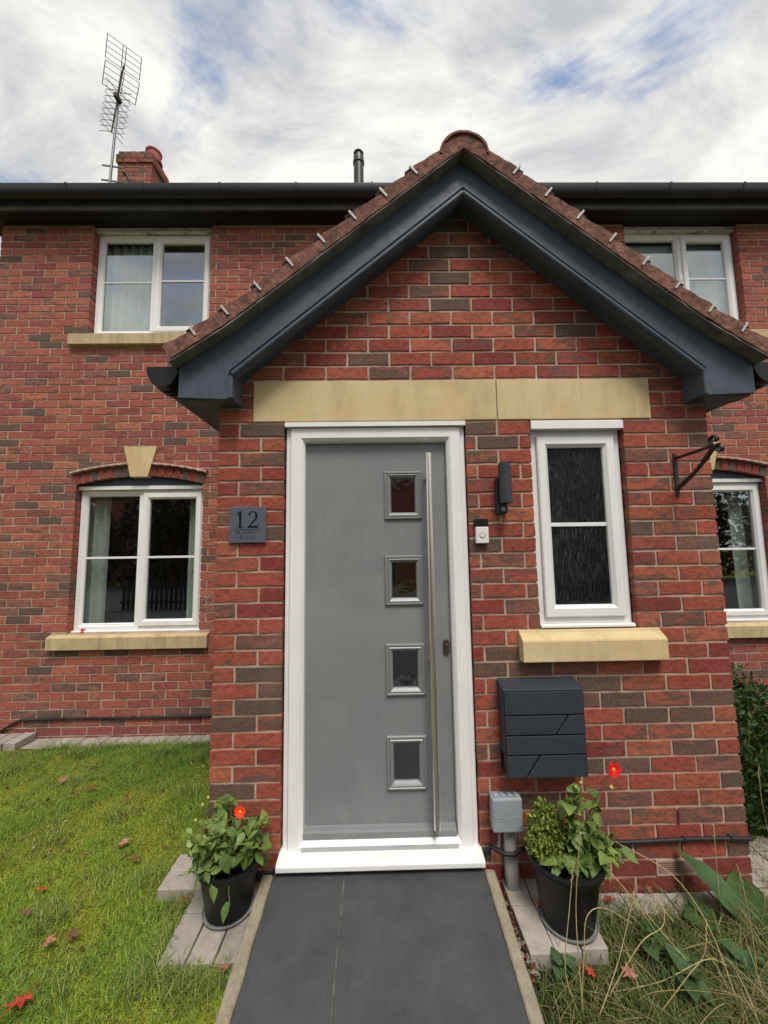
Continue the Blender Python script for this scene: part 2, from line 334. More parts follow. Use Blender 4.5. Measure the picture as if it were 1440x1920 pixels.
foliage('straw', None, (0.42, 0.32, 0.15), (0.52, 0.42, 0.21), 0.15, 0.6, 40)
def lawn_ground():
    m, nt, N, L = newmat('lawn_ground'); b, o = princ(N, L, 0.95, 0.1); p = wpos(N)
    n = noise(N, L, p, 5, 6, 0.65); n2 = noise(N, L, p, 60, 4, 0.7)
    c = ramp(N, L, n, [(0.3, (0.09, 0.10, 0.016)), (0.55, (0.22, 0.23, 0.028)), (0.75, (0.32, 0.30, 0.036))])
    c = mix(N, L, ramp(N, L, n2, [(0.35, 0.8), (0.55, 0.0)]), c, (0.035, 0.03, 0.012)); L(c, b.inputs['Base Color'])
    bump(N, L, b, n2, 1.0, 0.02)
lawn_ground()
plain('bed_ground', (0.035, 0.034, 0.014), 0.95, 0.1, var=0.7, scale=22, bmp=1.0, bscale=60, bdist=0.02)

# ------------------------------------------------------------------ mesh helpers
def wloc(o):
    v = Vector((0, 0, 0))
    while o is not None: v += o.location; o = o.parent
    return v
class MB:
    def __init__(s): s.v = []; s.f = []
    def add(s, vs, fs):
        k = len(s.v); s.v += [tuple(x) for x in vs]; s.f += [tuple(i+k for i in f) for f in fs]; return s
    def box(s, x0, x1, y0, y1, z0, z1):
        return s.add([(x0,y0,z0),(x1,y0,z0),(x1,y1,z0),(x0,y1,z0),(x0,y0,z1),(x1,y0,z1),(x1,y1,z1),(x0,y1,z1)],
                     [(0,3,2,1),(4,5,6,7),(0,1,5,4),(1,2,6,5),(2,3,7,6),(3,0,4,7)])
    def prism_y(s, poly, y0, y1):       # poly: (x,z) counter-clockwise seen from -y
        n = len(poly)
        vs = [(x, y0, z) for x, z in poly] + [(x, y1, z) for x, z in poly]
        fs = [tuple(range(n)), tuple(range(2*n-1, n-1, -1))] + [(i, i+n, (i+1) % n+n, (i+1) % n) for i in range(n)]
        return s.add(vs, fs)
    def prism_x(s, poly, x0, x1):       # poly: (y,z)
        n = len(poly)
        vs = [(x0, y, z) for y, z in poly] + [(x1, y, z) for y, z in poly]
        fs = [tuple(range(n-1, -1, -1)), tuple(range(n, 2*n))] + [((i+1) % n, (i+1) % n+n, i+n, i) for i in range(n)]
        return s.add(vs, fs)
    def frame_y(s, x0, x1, z0, z1, prof):   # mitred picture-frame: prof = list of (inset, y)
        n = len(prof); vs = []; fs = []
        for cx, cz, sx, sz in ((x0,z0,1,1),(x1,z0,-1,1),(x1,z1,-1,-1),(x0,z1,1,-1)):
            vs += [(cx+sx*i, y, cz+sz*i) for i, y in prof]
        for c in range(4):
            d = (c+1) % 4
            for j in range(n-1): fs.append((c*n+j, d*n+j, d*n+j+1, c*n+j+1))
        return s.add(vs, fs)
    def tube(s, pts, r, n=8, cap=True):
        pts = [Vector(p) for p in pts]; k = len(pts); rr = r if isinstance(r, (list, tuple)) else [r]*k
        vs = []; fs = []; prev = None
        for i, p in enumerate(pts):
            t = (pts[min(i+1, k-1)]-pts[max(i-1, 0)]).normalized()
            if prev is None: a = t.orthogonal().normalized()
            else:
                a = prev - t*prev.dot(t); a = a.normalized() if a.length > 1e-6 else t.orthogonal().normalized()
            prev = a; b = t.cross(a)
            vs += [p + (a*math.cos(2*math.pi*j/n)+b*math.sin(2*math.pi*j/n))*rr[i] for j in range(n)]
        for i in range(k-1):
            for j in range(n): fs.append((i*n+j, i*n+(j+1) % n, (i+1)*n+(j+1) % n, (i+1)*n+j))
        if cap: fs.append(tuple(range(n-1, -1, -1))); fs.append(tuple((k-1)*n+j for j in range(n)))
        return s.add(vs, fs)
    def lathe(s, prof, c, n=40):        # prof: (r,z)
        vs = []; fs = []; k = len(prof)
        for j in range(n):
            a = 2*math.pi*j/n
            vs += [(c[0]+r*math.cos(a), c[1]+r*math.sin(a), c[2]+z) for r, z in prof]
        for j in range(n):
            d = (j+1) % n
            for i in range(k-1): fs.append((j*k+i, d*k+i, d*k+i+1, j*k+i+1))
        return s.add(vs, fs)
    def build(s, name, mat, parent=None, smooth=False, bevel=0.0, loc=None):
        vs = [Vector(v) for v in s.v]
        if loc is None:
            lo = Vector([min(v[i] for v in vs) for i in range(3)]); hi = Vector([max(v[i] for v in vs) for i in range(3)])
            loc = (lo+hi)/2; loc.z = lo.z
        me = bpy.data.meshes.new(name); me.from_pydata([v-loc for v in vs], [], s.f); me.update()
        me.materials.append(MATS[mat])
        if smooth is True: me.polygons.foreach_set('use_smooth', [True]*len(me.polygons))
        elif smooth: me.polygons.foreach_set('use_smooth', [True]*len(me.polygons)); me.set_sharp_from_angle(angle=math.radians(smooth))
        o = bpy.data.objects.new(name, me); COL.objects.link(o)
        if parent is not None: o.parent = parent
        o.location = loc - wloc(parent)
        if bevel:
            md = o.modifiers.new('bevel', 'BEVEL'); md.width = bevel; md.segments = 2; md.limit_method = 'ANGLE'; md.angle_limit = math.radians(40)
        return o
def fix_normals(o):
    bm = bmesh.new(); bm.from_mesh(o.data); bmesh.ops.recalc_face_normals(bm, faces=bm.faces); bm.to_mesh(o.data); bm.free(); return o
def tag(o, label=None, cat=None, group=None, kind=None):
    if label: o['label'] = label
    if cat: o['category'] = cat
    if group: o['group'] = group
    if kind: o['kind'] = kind
    return o
def thing(name, loc, label, cat, group=None):
    o = bpy.data.objects.new(name, None); COL.objects.link(o); o.location = Vector(loc); o.empty_display_size = 0.1
    return tag(o, label, cat, group)
def inst(name, me, parent, loc, rot=(0, 0, 0), scale=(1, 1, 1)):    # a piece that shares mesh data; loc in world
    o = bpy.data.objects.new(name, me); COL.objects.link(o); o.parent = parent
    o.location = Vector(loc) - wloc(parent); o.rotation_euler = rot; o.scale = scale
    return o
def raw(name, v, f, mat, parent=None, col=None, attr='bladecol', loc=(0, 0, 0), smooth=False):   # big numpy mesh; f: list of equal-size faces
    v = np.asarray(v, dtype=np.float32) - np.asarray(loc, dtype=np.float32); f = np.asarray(f, dtype=np.int32)
    me = bpy.data.meshes.new(name); n = f.shape[1]
    me.vertices.add(len(v)); me.vertices.foreach_set('co', v.ravel())
    me.loops.add(f.size); me.loops.foreach_set('vertex_index', f.ravel())
    me.polygons.add(len(f)); me.polygons.foreach_set('loop_start', np.arange(0, f.size, n, dtype=np.int32))
    me.polygons.foreach_set('use_smooth', np.full(len(f), bool(smooth)))
    me.update(calc_edges=True); me.validate()
    if col is not None:
        a = me.color_attributes.new(attr, 'FLOAT_COLOR', 'POINT'); c = np.ones((len(v), 4), dtype=np.float32); c[:, :col.shape[1]] = col
        a.data.foreach_set('color', c.ravel())
    me.materials.append(MATS[mat])
    o = bpy.data.objects.new(name, me); COL.objects.link(o); o.parent = parent
    o.location = Vector(loc) - wloc(parent)
    return o

# ------------------------------------------------------------------ bricks
BH, CRS = 0.0627, 0.075
def brick_shape(length, var, height=BH, depth=0.1):
    """one brick, front at y=0 facing -y, left-bottom at origin; 10-point outline so that its edges are uneven"""
    r = random.Random(var*977+int(length*1000))
    ll, hh = length, height
    per = [(0,0),(ll*.33,0),(ll*.67,0),(ll,0),(ll,hh*.5),(ll,hh),(ll*.67,hh),(ll*.33,hh),(0,hh),(0,hh*.5)]
    j = lambda a: r.uniform(-a, a)
    outer = [(x+j(.0018), z+j(.0019)) for x, z in per]
    cx, cz = ll/2, hh/2
    inner = []
    for x, z in outer:
        ix = .0013 if x < cx*.5 else (-.0013 if x > cx*1.5 else 0); iz = .0012 if z < cz*.5 else (-.0012 if z > cz*1.5 else 0)
        inner.append((x+ix+j(.0018), z+iz+j(.0018)))
    n = 10
    v = [(x, j(.0006), z) for x, z in inner] + [(x, .0018, z) for x, z in outer] + [(x, depth, z) for x, z in outer]
    f = [tuple(range(n))]
    for k in range(2):
        for i in range(n): f.append((k*n+i, (k+1)*n+i, (k+1)*n+(i+1) % n, k*n+(i+1) % n))
    return v, f
BRICK_CACHE = {}
def brick_mesh(length, height=BH, depth=0.1, mat='brick'):
    key = (round(length, 3), round(height, 3), random.randrange(5), depth)
    if key not in BRICK_CACHE:
        v, f = brick_shape(key[0], key[2], key[1], depth)
        me = bpy.data.meshes.new('brick'); me.from_pydata(v, [], f); me.update(); me.materials.append(MATS[mat]); BRICK_CACHE[key] = me
    return BRICK_CACHE[key]
def brick_colour(plinth=False):
    if plinth:
        c = (0.20, 0.042, 0.030); k = random.uniform(.85, 1.15); return (c[0]*k, c[1]*k, c[2]*k, 0.12)
    t = random.random(); t = t*.97; k = random.uniform(.84, 1.18)
    if t < .42:  c, a = (0.285, 0.064, 0.043), random.uniform(0, .36)
    elif t < .64: c, a = (0.335, 0.092, 0.053), random.uniform(.0, .42)
    elif t < .78: c, a = (0.215, 0.040, 0.033), random.uniform(0, .28)
    elif t < .90: c, a = (0.225, 0.080, 0.056), random.uniform(.30, .62)
    else:         c, a = (0.130, 0.066, 0.048), random.uniform(.55, .95)
    return (c[0]*k, c[1]*k*random.uniform(.94, 1.10), c[2]*k, a)
def paler(q): return (q[0]*.93+.045, q[1]*.93+.030, q[2]*.93+.028, q[3]*.85)
def lay(x0, x1, rows, ztop, pitch, anchor, anchor_row, openings, clip=None):
    """brick rectangles (x0,x1,z0,row) for rows counted downwards from the bed joint at ztop"""
    out = []
    for k in rows:
        zt = ztop - k*CRS - .0062; zb = zt - BH
        zc = (zt+zb)/2
        lo, hi = x0, x1
        if clip:
            c = clip(zt)
            if c is None: continue
            lo, hi = max(lo, c[0]), min(hi, c[1])
        spans = [(lo, hi)]
        for (a, b, c0, c1) in openings:
            if c0 < zc < c1:
                ns = []
                for s, e in spans:
                    if b <= s or a >= e: ns.append((s, e)); continue
                    if a > s: ns.append((s, a))
                    if b < e: ns.append((b, e))
                spans = ns
        off = anchor + (0 if (k-anchor_row) % 2 == 0 else pitch/2)
        for s, e in spans:
            n0 = math.floor((s-off)/pitch)-1; cuts = []
            x = off + n0*pitch
            while x < e+pitch:
                if s+.045 < x < e-.045: cuts.append(x)
                x += pitch
            edges = [s] + cuts + [e]
            for i in range(len(edges)-1):
                a = edges[i] + (.0060 if i > 0 else 0); b = edges[i+1] - (.0060 if i < len(edges)-2 else 0)
                if b-a > .02: out.append((a, b, zb, k))
    return out
def brick_field(name, items, parent, loc=(0, 0, 0)):
    """the remaining bricks of a wall, joined: items = (length, matrix, colour)"""
    V = []; Q = []; C = []; n = 0
    for length, mat4, col in items:
        v, f = brick_shape(round(length, 3), random.randrange(5))
        V += [tuple(mat4 @ Vector(p)) for p in v]
        Q += [tuple(i+n for i in q) for q in f[1:]]
        a = [i+n for i in range(10)]
        Q += [(a[0], a[1], a[8], a[9]), (a[1], a[2], a[7], a[8]), (a[2], a[3], a[4], a[7]), (a[4], a[5], a[6], a[7])]
        C += [col]*30; n += 30
    o = raw(name, V, Q, 'brick_field', parent, np.array(C), 'brickcol', loc)
    return tag(o, kind='stuff')
def wall_sheet(x0, x1, z0, z1, y0, y1, openings, mb=None):
    """front and back skins with reveals, cut round rectangular openings"""
    mb = mb or MB()
    xs = sorted({x0, x1, *[v for o in openings for v in o[:2] if x0 < v < x1]}); zs = sorted({z0, z1, *[v for o in openings for v in o[2:] if z0 < v < z1]})
    solid = {}
    for i in range(len(xs)-1):
        for j in range(len(zs)-1):
            cx, cz = (xs[i]+xs[i+1])/2, (zs[j]+zs[j+1])/2
            solid[i, j] = not any(a < cx < b and c < cz < d for a, b, c, d in openings)
    for (i, j), s in solid.items():
        if not s: continue
        a, b, c, d = xs[i], xs[i+1], zs[j], zs[j+1]
        mb.add([(a,y0,c),(b,y0,c),(b,y0,d),(a,y0,d)], [(0,1,2,3)]); mb.add([(a,y1,c),(b,y1,c),(b,y1,d),(a,y1,d)], [(3,2,1,0)])
        if not solid.get((i-1, j)): mb.add([(a,y0,c),(a,y1,c),(a,y1,d),(a,y0,d)], [(3,2,1,0)])
        if not solid.get((i+1, j)): mb.add([(b,y0,c),(b,y1,c),(b,y1,d),(b,y0,d)], [(0,1,2,3)])
        if not solid.get((i, j-1)): mb.add([(a,y0,c),(b,y0,c),(b,y1,c),(a,y1,c)], [(3,2,1,0)])
        if not solid.get((i, j+1)): mb.add([(a,y0,d),(b,y0,d),(b,y1,d),(a,y1,d)], [(0,1,2,3)])
    return mb

# ------------------------------------------------------------------ ground, road, path
def height_noise(x, y): return .012*math.sin(3.1*x+1.3)*math.cos(2.7*y+.4) + .008*math.sin(7.3*x-2.1*y) + .005*math.sin(15*x+11*y)
def lawn_h(x, y):
    base = .03 + .03*max(0.0, min(1.0, (.9-y)/1.2))
    edge = min(1.0, max(0.0, (1.55-y)/.25))
    return base*edge - .02*(1-edge) + height_noise(x, y)*edge
def wild_h(x, y): return .015 + height_noise(x+3, y)
def grid_sheet(name, x0, x1, y0, y1, fn, step, mat):
    nx, ny = int((x1-x0)/step)+1, int((y1-y0)/step)+1
    xs = np.linspace(x0, x1, nx); ys = np.linspace(y0, y1, ny)
    V = [(x, y, fn(x, y)) for y in ys for x in xs]
    F = [(j*nx+i, j*nx+i+1, (j+1)*nx+i+1, (j+1)*nx+i) for j in range(ny-1) for i in range(nx-1)]
    return tag(raw(name, V, F, mat, smooth=True), kind='structure')
g = MB().add([(-150,-150,-.09),(150,-150,-.09),(150,150,-.09),(-150,150,-.09)], [(0,1,2,3)]).build('ground', 'lawn_ground'); tag(g, kind='structure')
grid_sheet('lawn', -5.0, .268, -2.9, 1.66, lawn_h, .06, 'lawn_ground')
grid_sheet('garden_bed', 1.305, 6.5, -2.9, 1.66, wild_h, .06, 'bed_ground')
r = MB().box(-60, 60, -12.5, -2.9, -.3, .02).build('road', 'asphalt'); tag(r, kind='structure')
def path_z(y): return .165 + .09*max(y, -1.9)
def build_path():
    mb = MB()
    for a, b in ((-.035, -1.9), (-1.9, -6.1)):
        za, zb = path_z(a)-.004, path_z(b)-.004
        mb.add([(.316,b,zb),(1.257,b,zb),(1.257,a,za),(.316,a,za),(.316,b,zb-.2),(1.257,b,zb-.2),(1.257,a,za-.2),(.316,a,za-.2)],
               [(0,1,2,3),(0,4,5,1),(1,5,6,2),(2,6,7,3),(3,7,4,0)])
    p = mb.build('path', 'slab_joint'); tag(p, kind='structure')
    ylist = [-.04, -.94, -1.84, -2.74, -3.64, -4.54, -5.44]
    for (x0, x1) in ((.318, .6285), (.6365, 1.2555)):
        for i in range(len(ylist)-1):
            a, b = ylist[i]-.003, ylist[i+1]+.003; za, zb = path_z(a), path_z(b)
            MB().add([(x0,b,zb),(x1,b,zb),(x1,a,za),(x0,a,za),(x0,b,zb-.02),(x1,b,zb-.02),(x1,a,za-.02),(x0,a,za-.02)],
                     [(0,1,2,3),(0,4,5,1),(1,5,6,2),(2,6,7,3),(3,7,4,0)]).build('slab', 'slate_slab', p, bevel=.002)
    rr = random.Random(5)
    for x0, x1 in ((.266, .3145), (1.2585, 1.305)):
        y = -.05
        for i in range(6):
            b = y-.914; n = 16; vs = []; fs = []
            for j in range(n+1):
                yy = y-.002 + (b+.004-y)*j/n; z = path_z(yy)+.006
                jl, jr, jz = rr.uniform(-.002, .002), rr.uniform(-.002, .002), rr.uniform(-.0015, .0015)
                vs += [(x0+jl, yy, z-.2), (x0+jl, yy, z-.006+jz), (x0+.006+jl, yy, z+jz), (x1-.006+jr, yy, z+jz), (x1+jr, yy, z-.006+jz), (x1+jr, yy, z-.2)]
            for j in range(n):
                for q in range(5): fs.append((j*6+q, j*6+q+1, (j+1)*6+q+1, (j+1)*6+q))
            fs += [(5,4,3,2,1,0), tuple(n*6+q for q in range(6))]
            fix_normals(MB().add(vs, fs).build('edging', 'edging_concrete', p)); y = b
    return p
build_path()
def block_mesh(lx, ly, h=.06):
    o = MB().box(-lx/2, lx/2, -ly/2, ly/2, 0, h).build('paving_block', 'paver', bevel=.004); me = o.data
    md = o.modifiers[0]; dg = bpy.context.evaluated_depsgraph_get(); me2 = bpy.data.meshes.new_from_object(o.evaluated_get(dg)); bpy.data.objects.remove(o); return me2
BLK_L = block_mesh(.0985, .198); BLK_W = block_mesh(.198, .0985); BLK_N = block_mesh(.080, .198); BLK_C = block_mesh(.0985, .14)
def block(parent, me, x, y, ztop, rz=0.0, tilt=0.0):
    return inst('paving_block', me, parent, (x, y, ztop-.06), (tilt, tilt*.6, rz))
def build_blocks():
    bed = MB().box(-.03, .262, -.34, -.01, -.05, .03).build('paving', 'soil'); tag(bed, kind='structure')
    for cx, me in ((.022, BLK_L), (.1265, BLK_L), (.222, BLK_N)):
        block(bed, me, cx, -.244+random.uniform(-.004, .004), .100, random.uniform(-.015, .015)); block(bed, BLK_N if me is BLK_N else BLK_C, cx, -.072, .100, random.uniform(-.01, .01))
    for y in (.017, .118): block(bed, BLK_W, -.104, y, .105, random.uniform(-.03, .03), .02)
    bed = MB().box(1.36, 1.65, -.30, -.01, -.05, .012).build('paving', 'soil'); tag(bed, kind='structure')
    block(bed, BLK_L, 1.400, -.231, .084, .01); block(bed, BLK_C, 1.398, -.060, .084, -.01)
    block(bed, BLK_L, 1.503, -.222, .080, -.01); block(bed, BLK_C, 1.503, -.052, .080, .0); block(bed, BLK_L, 1.610, -.212, .078, -.02)
    bed = MB().box(-2.95, -.01, 1.47, 1.695, -.12, -.045).build('paving', 'soil'); tag(bed, kind='structure')
    x = -2.88
    while x < -.06:
        block(bed, BLK_L, x, 1.595+random.uniform(-.004, .004), -.012+random.uniform(-.003, .003), random.uniform(-.02, .02)); x += .1035
    a = PZ(58, 1379, .05); b = PZ(22, 1405, .05)
    for k in range(3):
        block(bed, BLK_L, a.x-.06-.108*k, 1.575-.01*k, .050, .02+random.uniform(-.03, .03))
    bed = MB().box(1.67, 3.3, -.11, -.012, -.12, -.05).build('paving', 'soil'); tag(bed, kind='structure')
    x = 1.78
    while x < 2.5: block(bed, BLK_W, x, -.062, .020+random.uniform(-.004, .004), random.uniform(-.02, .02)); x += .204
    for i in range(3):
        for j in range(4): block(bed, BLK_W, 2.63+.205*i, -.055+.104*j, .022+random.uniform(-.004, .004), random.uniform(-.02, .02))
build_blocks()

# ------------------------------------------------------------------ windows (used by house and porch)
def window(parent, x0, x1, z0, z1, Y, mullion=None, glass_mat='window_glass', bar_z=None, sash='right', single=False, head=None, sill=None, label=None):
    """uPVC window: outer frame is the part; sash, panes, bars, head strip and stone sill are its pieces"""
    fw = .045
    mb = MB().frame_y(x0, x1, z0, z1, [(0, Y+.07), (0, Y+.004), (.004, Y), (fw-.012, Y), (fw, Y+.014), (fw, Y+.06)])
    if mullion: mb.box(mullion-.026, mullion+.026, Y+.001, Y+.06, z0+fw-.002, z1-fw+.002)
    w = fix_normals(mb.build('window', 'upvc', parent, smooth=30))
    if label: w['label'] = label
    if single: leaves = [(x0+fw, x1-fw, True)]
    else: leaves = [(x0+fw, mullion-.026, sash == 'left'), (mullion+.026, x1-fw, sash == 'right')]
    for a, b, opening in leaves:
        za, zb = z0+fw, z1-fw; gy = Y+.03
        if opening:
            o = fix_normals(MB().frame_y(a-.012, b+.012, za-.012, zb+.012, [(0, Y-.001), (0, Y-.012), (.006, Y-.018), (.042, Y-.018), (.058, Y-.002), (.058, Y+.03)]).build('sash', 'upvc', w, smooth=30))
            a += .044; b -= .044; za += .044; zb -= .044; gy = Y+.012
        else:
            fix_normals(MB().frame_y(a-.002, b+.002, za-.002, zb+.002, [(0, Y+.012), (.010, Y+.014), (.016, Y+.024), (.016, Y+.034)]).build('glazing_bead', 'upvc', w, smooth=30)); a += .012; b -= .012; za += .012; zb -= .012
        MB().box(a, b, gy, gy+.004, za, zb).build('pane', glass_mat, w)
        if bar_z: MB().box(a, b, gy-.007, gy-.0005, bar_z-.010, bar_z+.010).build('glazing_bar', 'upvc', w, bevel=.002)
    if head:
        MB().prism_x([(Y-head[2], head[0]), (Y+.05, head[0]), (Y+.05, head[1]), (Y-head[2]+.008, head[1]), (Y-head[2], head[1]-.006)], x0+head[3], x1-head[3]).build('head_strip', head[4], w)
    MB().prism_x([(Y-.030, z0-.014), (Y+.02, z0-.014), (Y+.02, z0+.001), (Y-.020, z0+.001), (Y-.030, z0-.004)], x0+.002, x1-.002).build('cill_strip', 'upvc', w)
    if sill:
        sx0, sx1, sz0, sz1, yf, yb, mat = sill
        c = .012
        s = MB().prism_x([(yf+c, sz0), (yb, sz0), (yb, sz1), (yf+.045, sz1), (yf, sz1-.020), (yf, sz0+c*.4)], sx0, sx1).build('window_sill', mat, w, bevel=.003)
    return w

# ------------------------------------------------------------------ the house
HY = 1.70; HP = .2265
OPEN_LL = (-2.036, -.848, .885, 2.325); OPEN_UL = (-2.018, -.845, 3.755, 4.91); OPEN_LR = (3.368, 4.548, .885, 2.325); OPEN_UR = (3.368, 4.545, 3.755, 4.91)
def exp(o, e=.008): return (o[0]-e, o[1]+e, o[2]-e, o[3]+e)
house = thing('brick_house', (1.6, HY, 0), 'two-storey red brick house with dark eaves and four white windows behind the porch', 'house')
def build_house():
    ops = [OPEN_LL, OPEN_UL, OPEN_LR, OPEN_UR]
    SILLS = {'LL': (-2.182, -.752, .742, .872), 'UL': (-2.172, -.69, 3.612, 3.742), 'LR': (3.21, 4.70, .742, .872), 'UR': (3.21, 4.728, 3.612, 3.742)}
    core_ops = [exp(o) for o in ops] + [(0.12, 2.40, -.2, 2.9)]
    mb = wall_sheet(-2.928, 6.2, -.15, 4.90, HY+.005, HY+.13, core_ops)
    mb.box(-2.928, -2.80, HY+.13, 8.6, -.15, 4.90); mb.box(6.07, 6.2, HY+.13, 8.6, -.15, 4.9); mb.box(-2.8, 6.07, 8.5, 8.6, -.15, 4.9)
    wall = mb.build('wall', 'mortar', house, loc=Vector((1.6, HY, 0)))
    # bricks of the front wall
    omit = ops + [(s[0], s[1], s[2]-.01, s[3]+.03) for s in SILLS.values()]
    omit += [(.03, 2.49, -.3, 2.60)]
    rows = range(-35, 32)
    br = lay(-2.934, 6.2, rows, 2.25, HP, -2.0335, 21, omit)
    def vis(b):
        pts = [proj((x, HY, z)) for x in (b[0], b[1]) for z in (b[2], b[2]+BH)]
        cx = (pts[0][0]+pts[3][0])/2; cy = (pts[0][1]+pts[3][1])/2
        if not (0 < cx < 1440 and 0 < cy < 1920): return 0
        p = PY(cx, cy, 0)                                    # hidden behind the porch?
        if -.0 < p.x < 2.516 and p.z < 2.55: return 0
        p = PY(cx, cy, -.12); d = abs(p.x-1.258)
        if d < 1.41 and 2.33 < p.z < 3.66-.803*d: return 0
        if d < 1.2 and 2.0 < p.z < 3.66-.803*d: return 0
        return (pts[3][0]-pts[0][0])*(pts[0][1]-pts[3][1])
    order = sorted(br, key=lambda b: -vis(b)); near = set(order[:300]); rest = []
    for b in br:
        col = paler(brick_colour(b[3] >= 29))
        if b in near:
            o = inst('brick', brick_mesh(b[1]-b[0]), wall, (b[0], HY+random.uniform(-.001, .0012), b[2])); o.color = col
        else: rest.append((b[1]-b[0], Matrix.Translation((b[0], HY+random.uniform(-.001, .0012), b[2])), col))
    # the end wall (left) and the window reveals use the same bricks
    for k in rows:
        y = HY + (.108 if k % 2 else .222)
        while y < 4.2:
            rest.append((.2165, Matrix.Translation((-2.934, y+.2165, 2.25-k*CRS-.005-BH)) @ Matrix.Rotation(-math.pi/2, 4, 'Z'), brick_colour(k >= 29))); y += HP
    brick_field('brick_infill', rest, wall, (1.6, HY, 0))
    # rooms behind the glass
    ln = MB()
    for z0, z1 in ((.05, 2.62), (2.72, 4.88)):
        ln.add([(-2.79,HY+.14,z0),(6.06,HY+.14,z0),(6.06,5.2,z0),(-2.79,5.2,z0),(-2.79,HY+.14,z1),(6.06,HY+.14,z1),(6.06,5.2,z1),(-2.79,5.2,z1)],
               [(0,1,2,3),(4,7,6,5),(2,6,7,3),(1,5,6,2),(0,3,7,4)])
    ln.box(0.8, .9, HY+.15, 5.2, .05, 2.62).box(.8, .9, HY+.15, 5.2, 2.72, 4.88)
    ln.build('room_lining', 'room_paint', house)
    # windows
    wy = HY+.07
    window(house, OPEN_LL[0]+.003, OPEN_LL[1]-.003, .895, 2.205, wy, -1.452, bar_z=1.56, head=(2.205, 2.240, .035, -.001, 'upvc'), sill=(*SILLS['LL'], HY-.05, HY+.09, 'weathered_sill'), label='ground floor window left of the porch under a brick arch')
    window(house, OPEN_UL[0]+.003, OPEN_UL[1]-.003, 3.768, 4.845, wy, -1.437, bar_z=4.35, head=(4.845, 4.898, .045, -.001, 'dirty_upvc'), sill=(*SILLS['UL'], HY-.05, HY+.09, 'weathered_sill'), label='upstairs window left of the porch gable')
    window(house, OPEN_LR[0]+.003, OPEN_LR[1]-.003, .895, 2.205, wy, 3.96, bar_z=1.556, head=(2.205, 2.240, .035, -.001, 'upvc'), sill=(*SILLS['LR'], HY-.05, HY+.09, 'weathered_sill'), label='ground floor window right of the porch')
    window(house, OPEN_UR[0]+.003, OPEN_UR[1]-.003, 3.768, 4.845, wy, 3.985, bar_z=4.35, head=(4.845, 4.898, .045, -.001, 'dirty_upvc'), sill=(*SILLS['UR'], HY-.05, HY+.09, 'weathered_sill'), label='upstairs window right of the porch gable')
    # segmental arches with keystones over the ground floor windows
    for op in (OPEN_LL, OPEN_LR):
        cx = (op[0]+op[1])/2; half = (op[1]-op[0])/2+.002; rise = .080; z_end = 2.243
        R = (half**2+rise**2)/(2*rise); zc = z_end+rise-R
        arch = MB()
        A = math.asin(half/R); n = 24
        pts = [(cx+R*math.sin(-A+2*A*i/n), zc+R*math.cos(-A+2*A*i/n)) for i in range(n+1)]
        arch.prism_y([(op[0]-.004, 2.215), (op[1]+.004, 2.215)] + [(x, z-.002) for x, z in reversed(pts)], HY+.05, HY+.06)
        a = arch.build('arch', 'navy_paint', house)
        # mortar bed behind the voussoirs
        bed = [(cx+(R+.003)*math.sin(-A+2*A*i/n), zc+(R+.003)*math.cos(-A+2*A*i/n)) for i in range(n+1)] + [(cx+(R+.103)*math.sin(A-2*A*i/n), zc+(R+.103)*math.cos(A-2*A*i/n)) for i in range(n+1)]
        MB().prism_y(bed, HY+.001, HY+.1).build('mortar_bed', 'mortar', a)
        key_half = .090; ak = key_half/R
        for s in (-1, 1):
            m = 7; step = (A-ak)/m
            for i in range(m):
                t0, t1 = s*(ak+step*i+.0022), s*(ak+step*(i+1)-.0022)
                if s < 0: t0, t1 = t1, t0
                q = [(cx+r_*math.sin(t), zc+r_*math.cos(t)) for r_, t in ((R+.002, t0), (R+.002, t1), (R+.104, t1), (R+.104, t0))]
                o = MB().prism_y(q, HY-.007, HY+.1).build('brick', 'brick', a, bevel=.002); o.color = brick_colour(True) if random.random() < .85 else (.07, .05, .05, .5)
            # wavy drip course on top of the arch
            vs = []; fs = []; m = 40
            for i in range(m+1):
                t = s*(ak+.008+(A-.006-ak)*i/m); w = .003*math.sin(i*1.05)+.002*math.sin(i*2.3+1)
                for r_, y in ((R+.105+w, HY+.01), (R+.105+w, HY-.034+w), (R+.113+w, HY-.040+w), (R+.127, HY-.036), (R+.131, HY+.01)):
                    vs.append((cx+r_*math.sin(t), y, zc+r_*math.cos(t)))
            for i in range(m):
                for j in range(4): fs.append((i*5+j, i*5+j+1, (i+1)*5+j+1, (i+1)*5+j))
            fs += [(4,3,2,1,0), tuple(m*5+j for j in range(5))]
            fix_normals(MB().add(vs, fs).build('drip_course', 'vent_clay', a, smooth=40))
        MB().prism_y([(cx-.081, 2.314), (cx+.081, 2.314), (cx+.157, 2.606), (cx-.157, 2.606)], HY-.022, HY+.09).build('keystone', 'sandstone', a, bevel=.004)
    # eaves
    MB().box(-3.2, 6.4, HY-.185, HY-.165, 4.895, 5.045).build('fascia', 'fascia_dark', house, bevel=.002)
    MB().box(-3.2, 6.4, HY-.165, HY+.14, 4.902, 4.914).build('soffit', 'soffit_dark', house)
    gy, gz, gr = HY-.248, 5.052, .058
    n = 14; prof = [(gy+gr*math.cos(math.pi+math.pi*i/n), gz+gr*1.75*math.sin(math.pi+math.pi*i/n)) for i in range(n+1)]
    prof2 = [(gy+(gr-.003)*math.cos(2*math.pi-math.pi*i/n), gz+(gr-.003)*1.75*math.sin(2*math.pi-math.pi*i/n)) for i in range(n+1)]
    gut = fix_normals(MB().prism_x(prof+prof2, -3.2, 6.4).build('gutter', 'gutter_black', house, smooth=35))
    x = -2.79
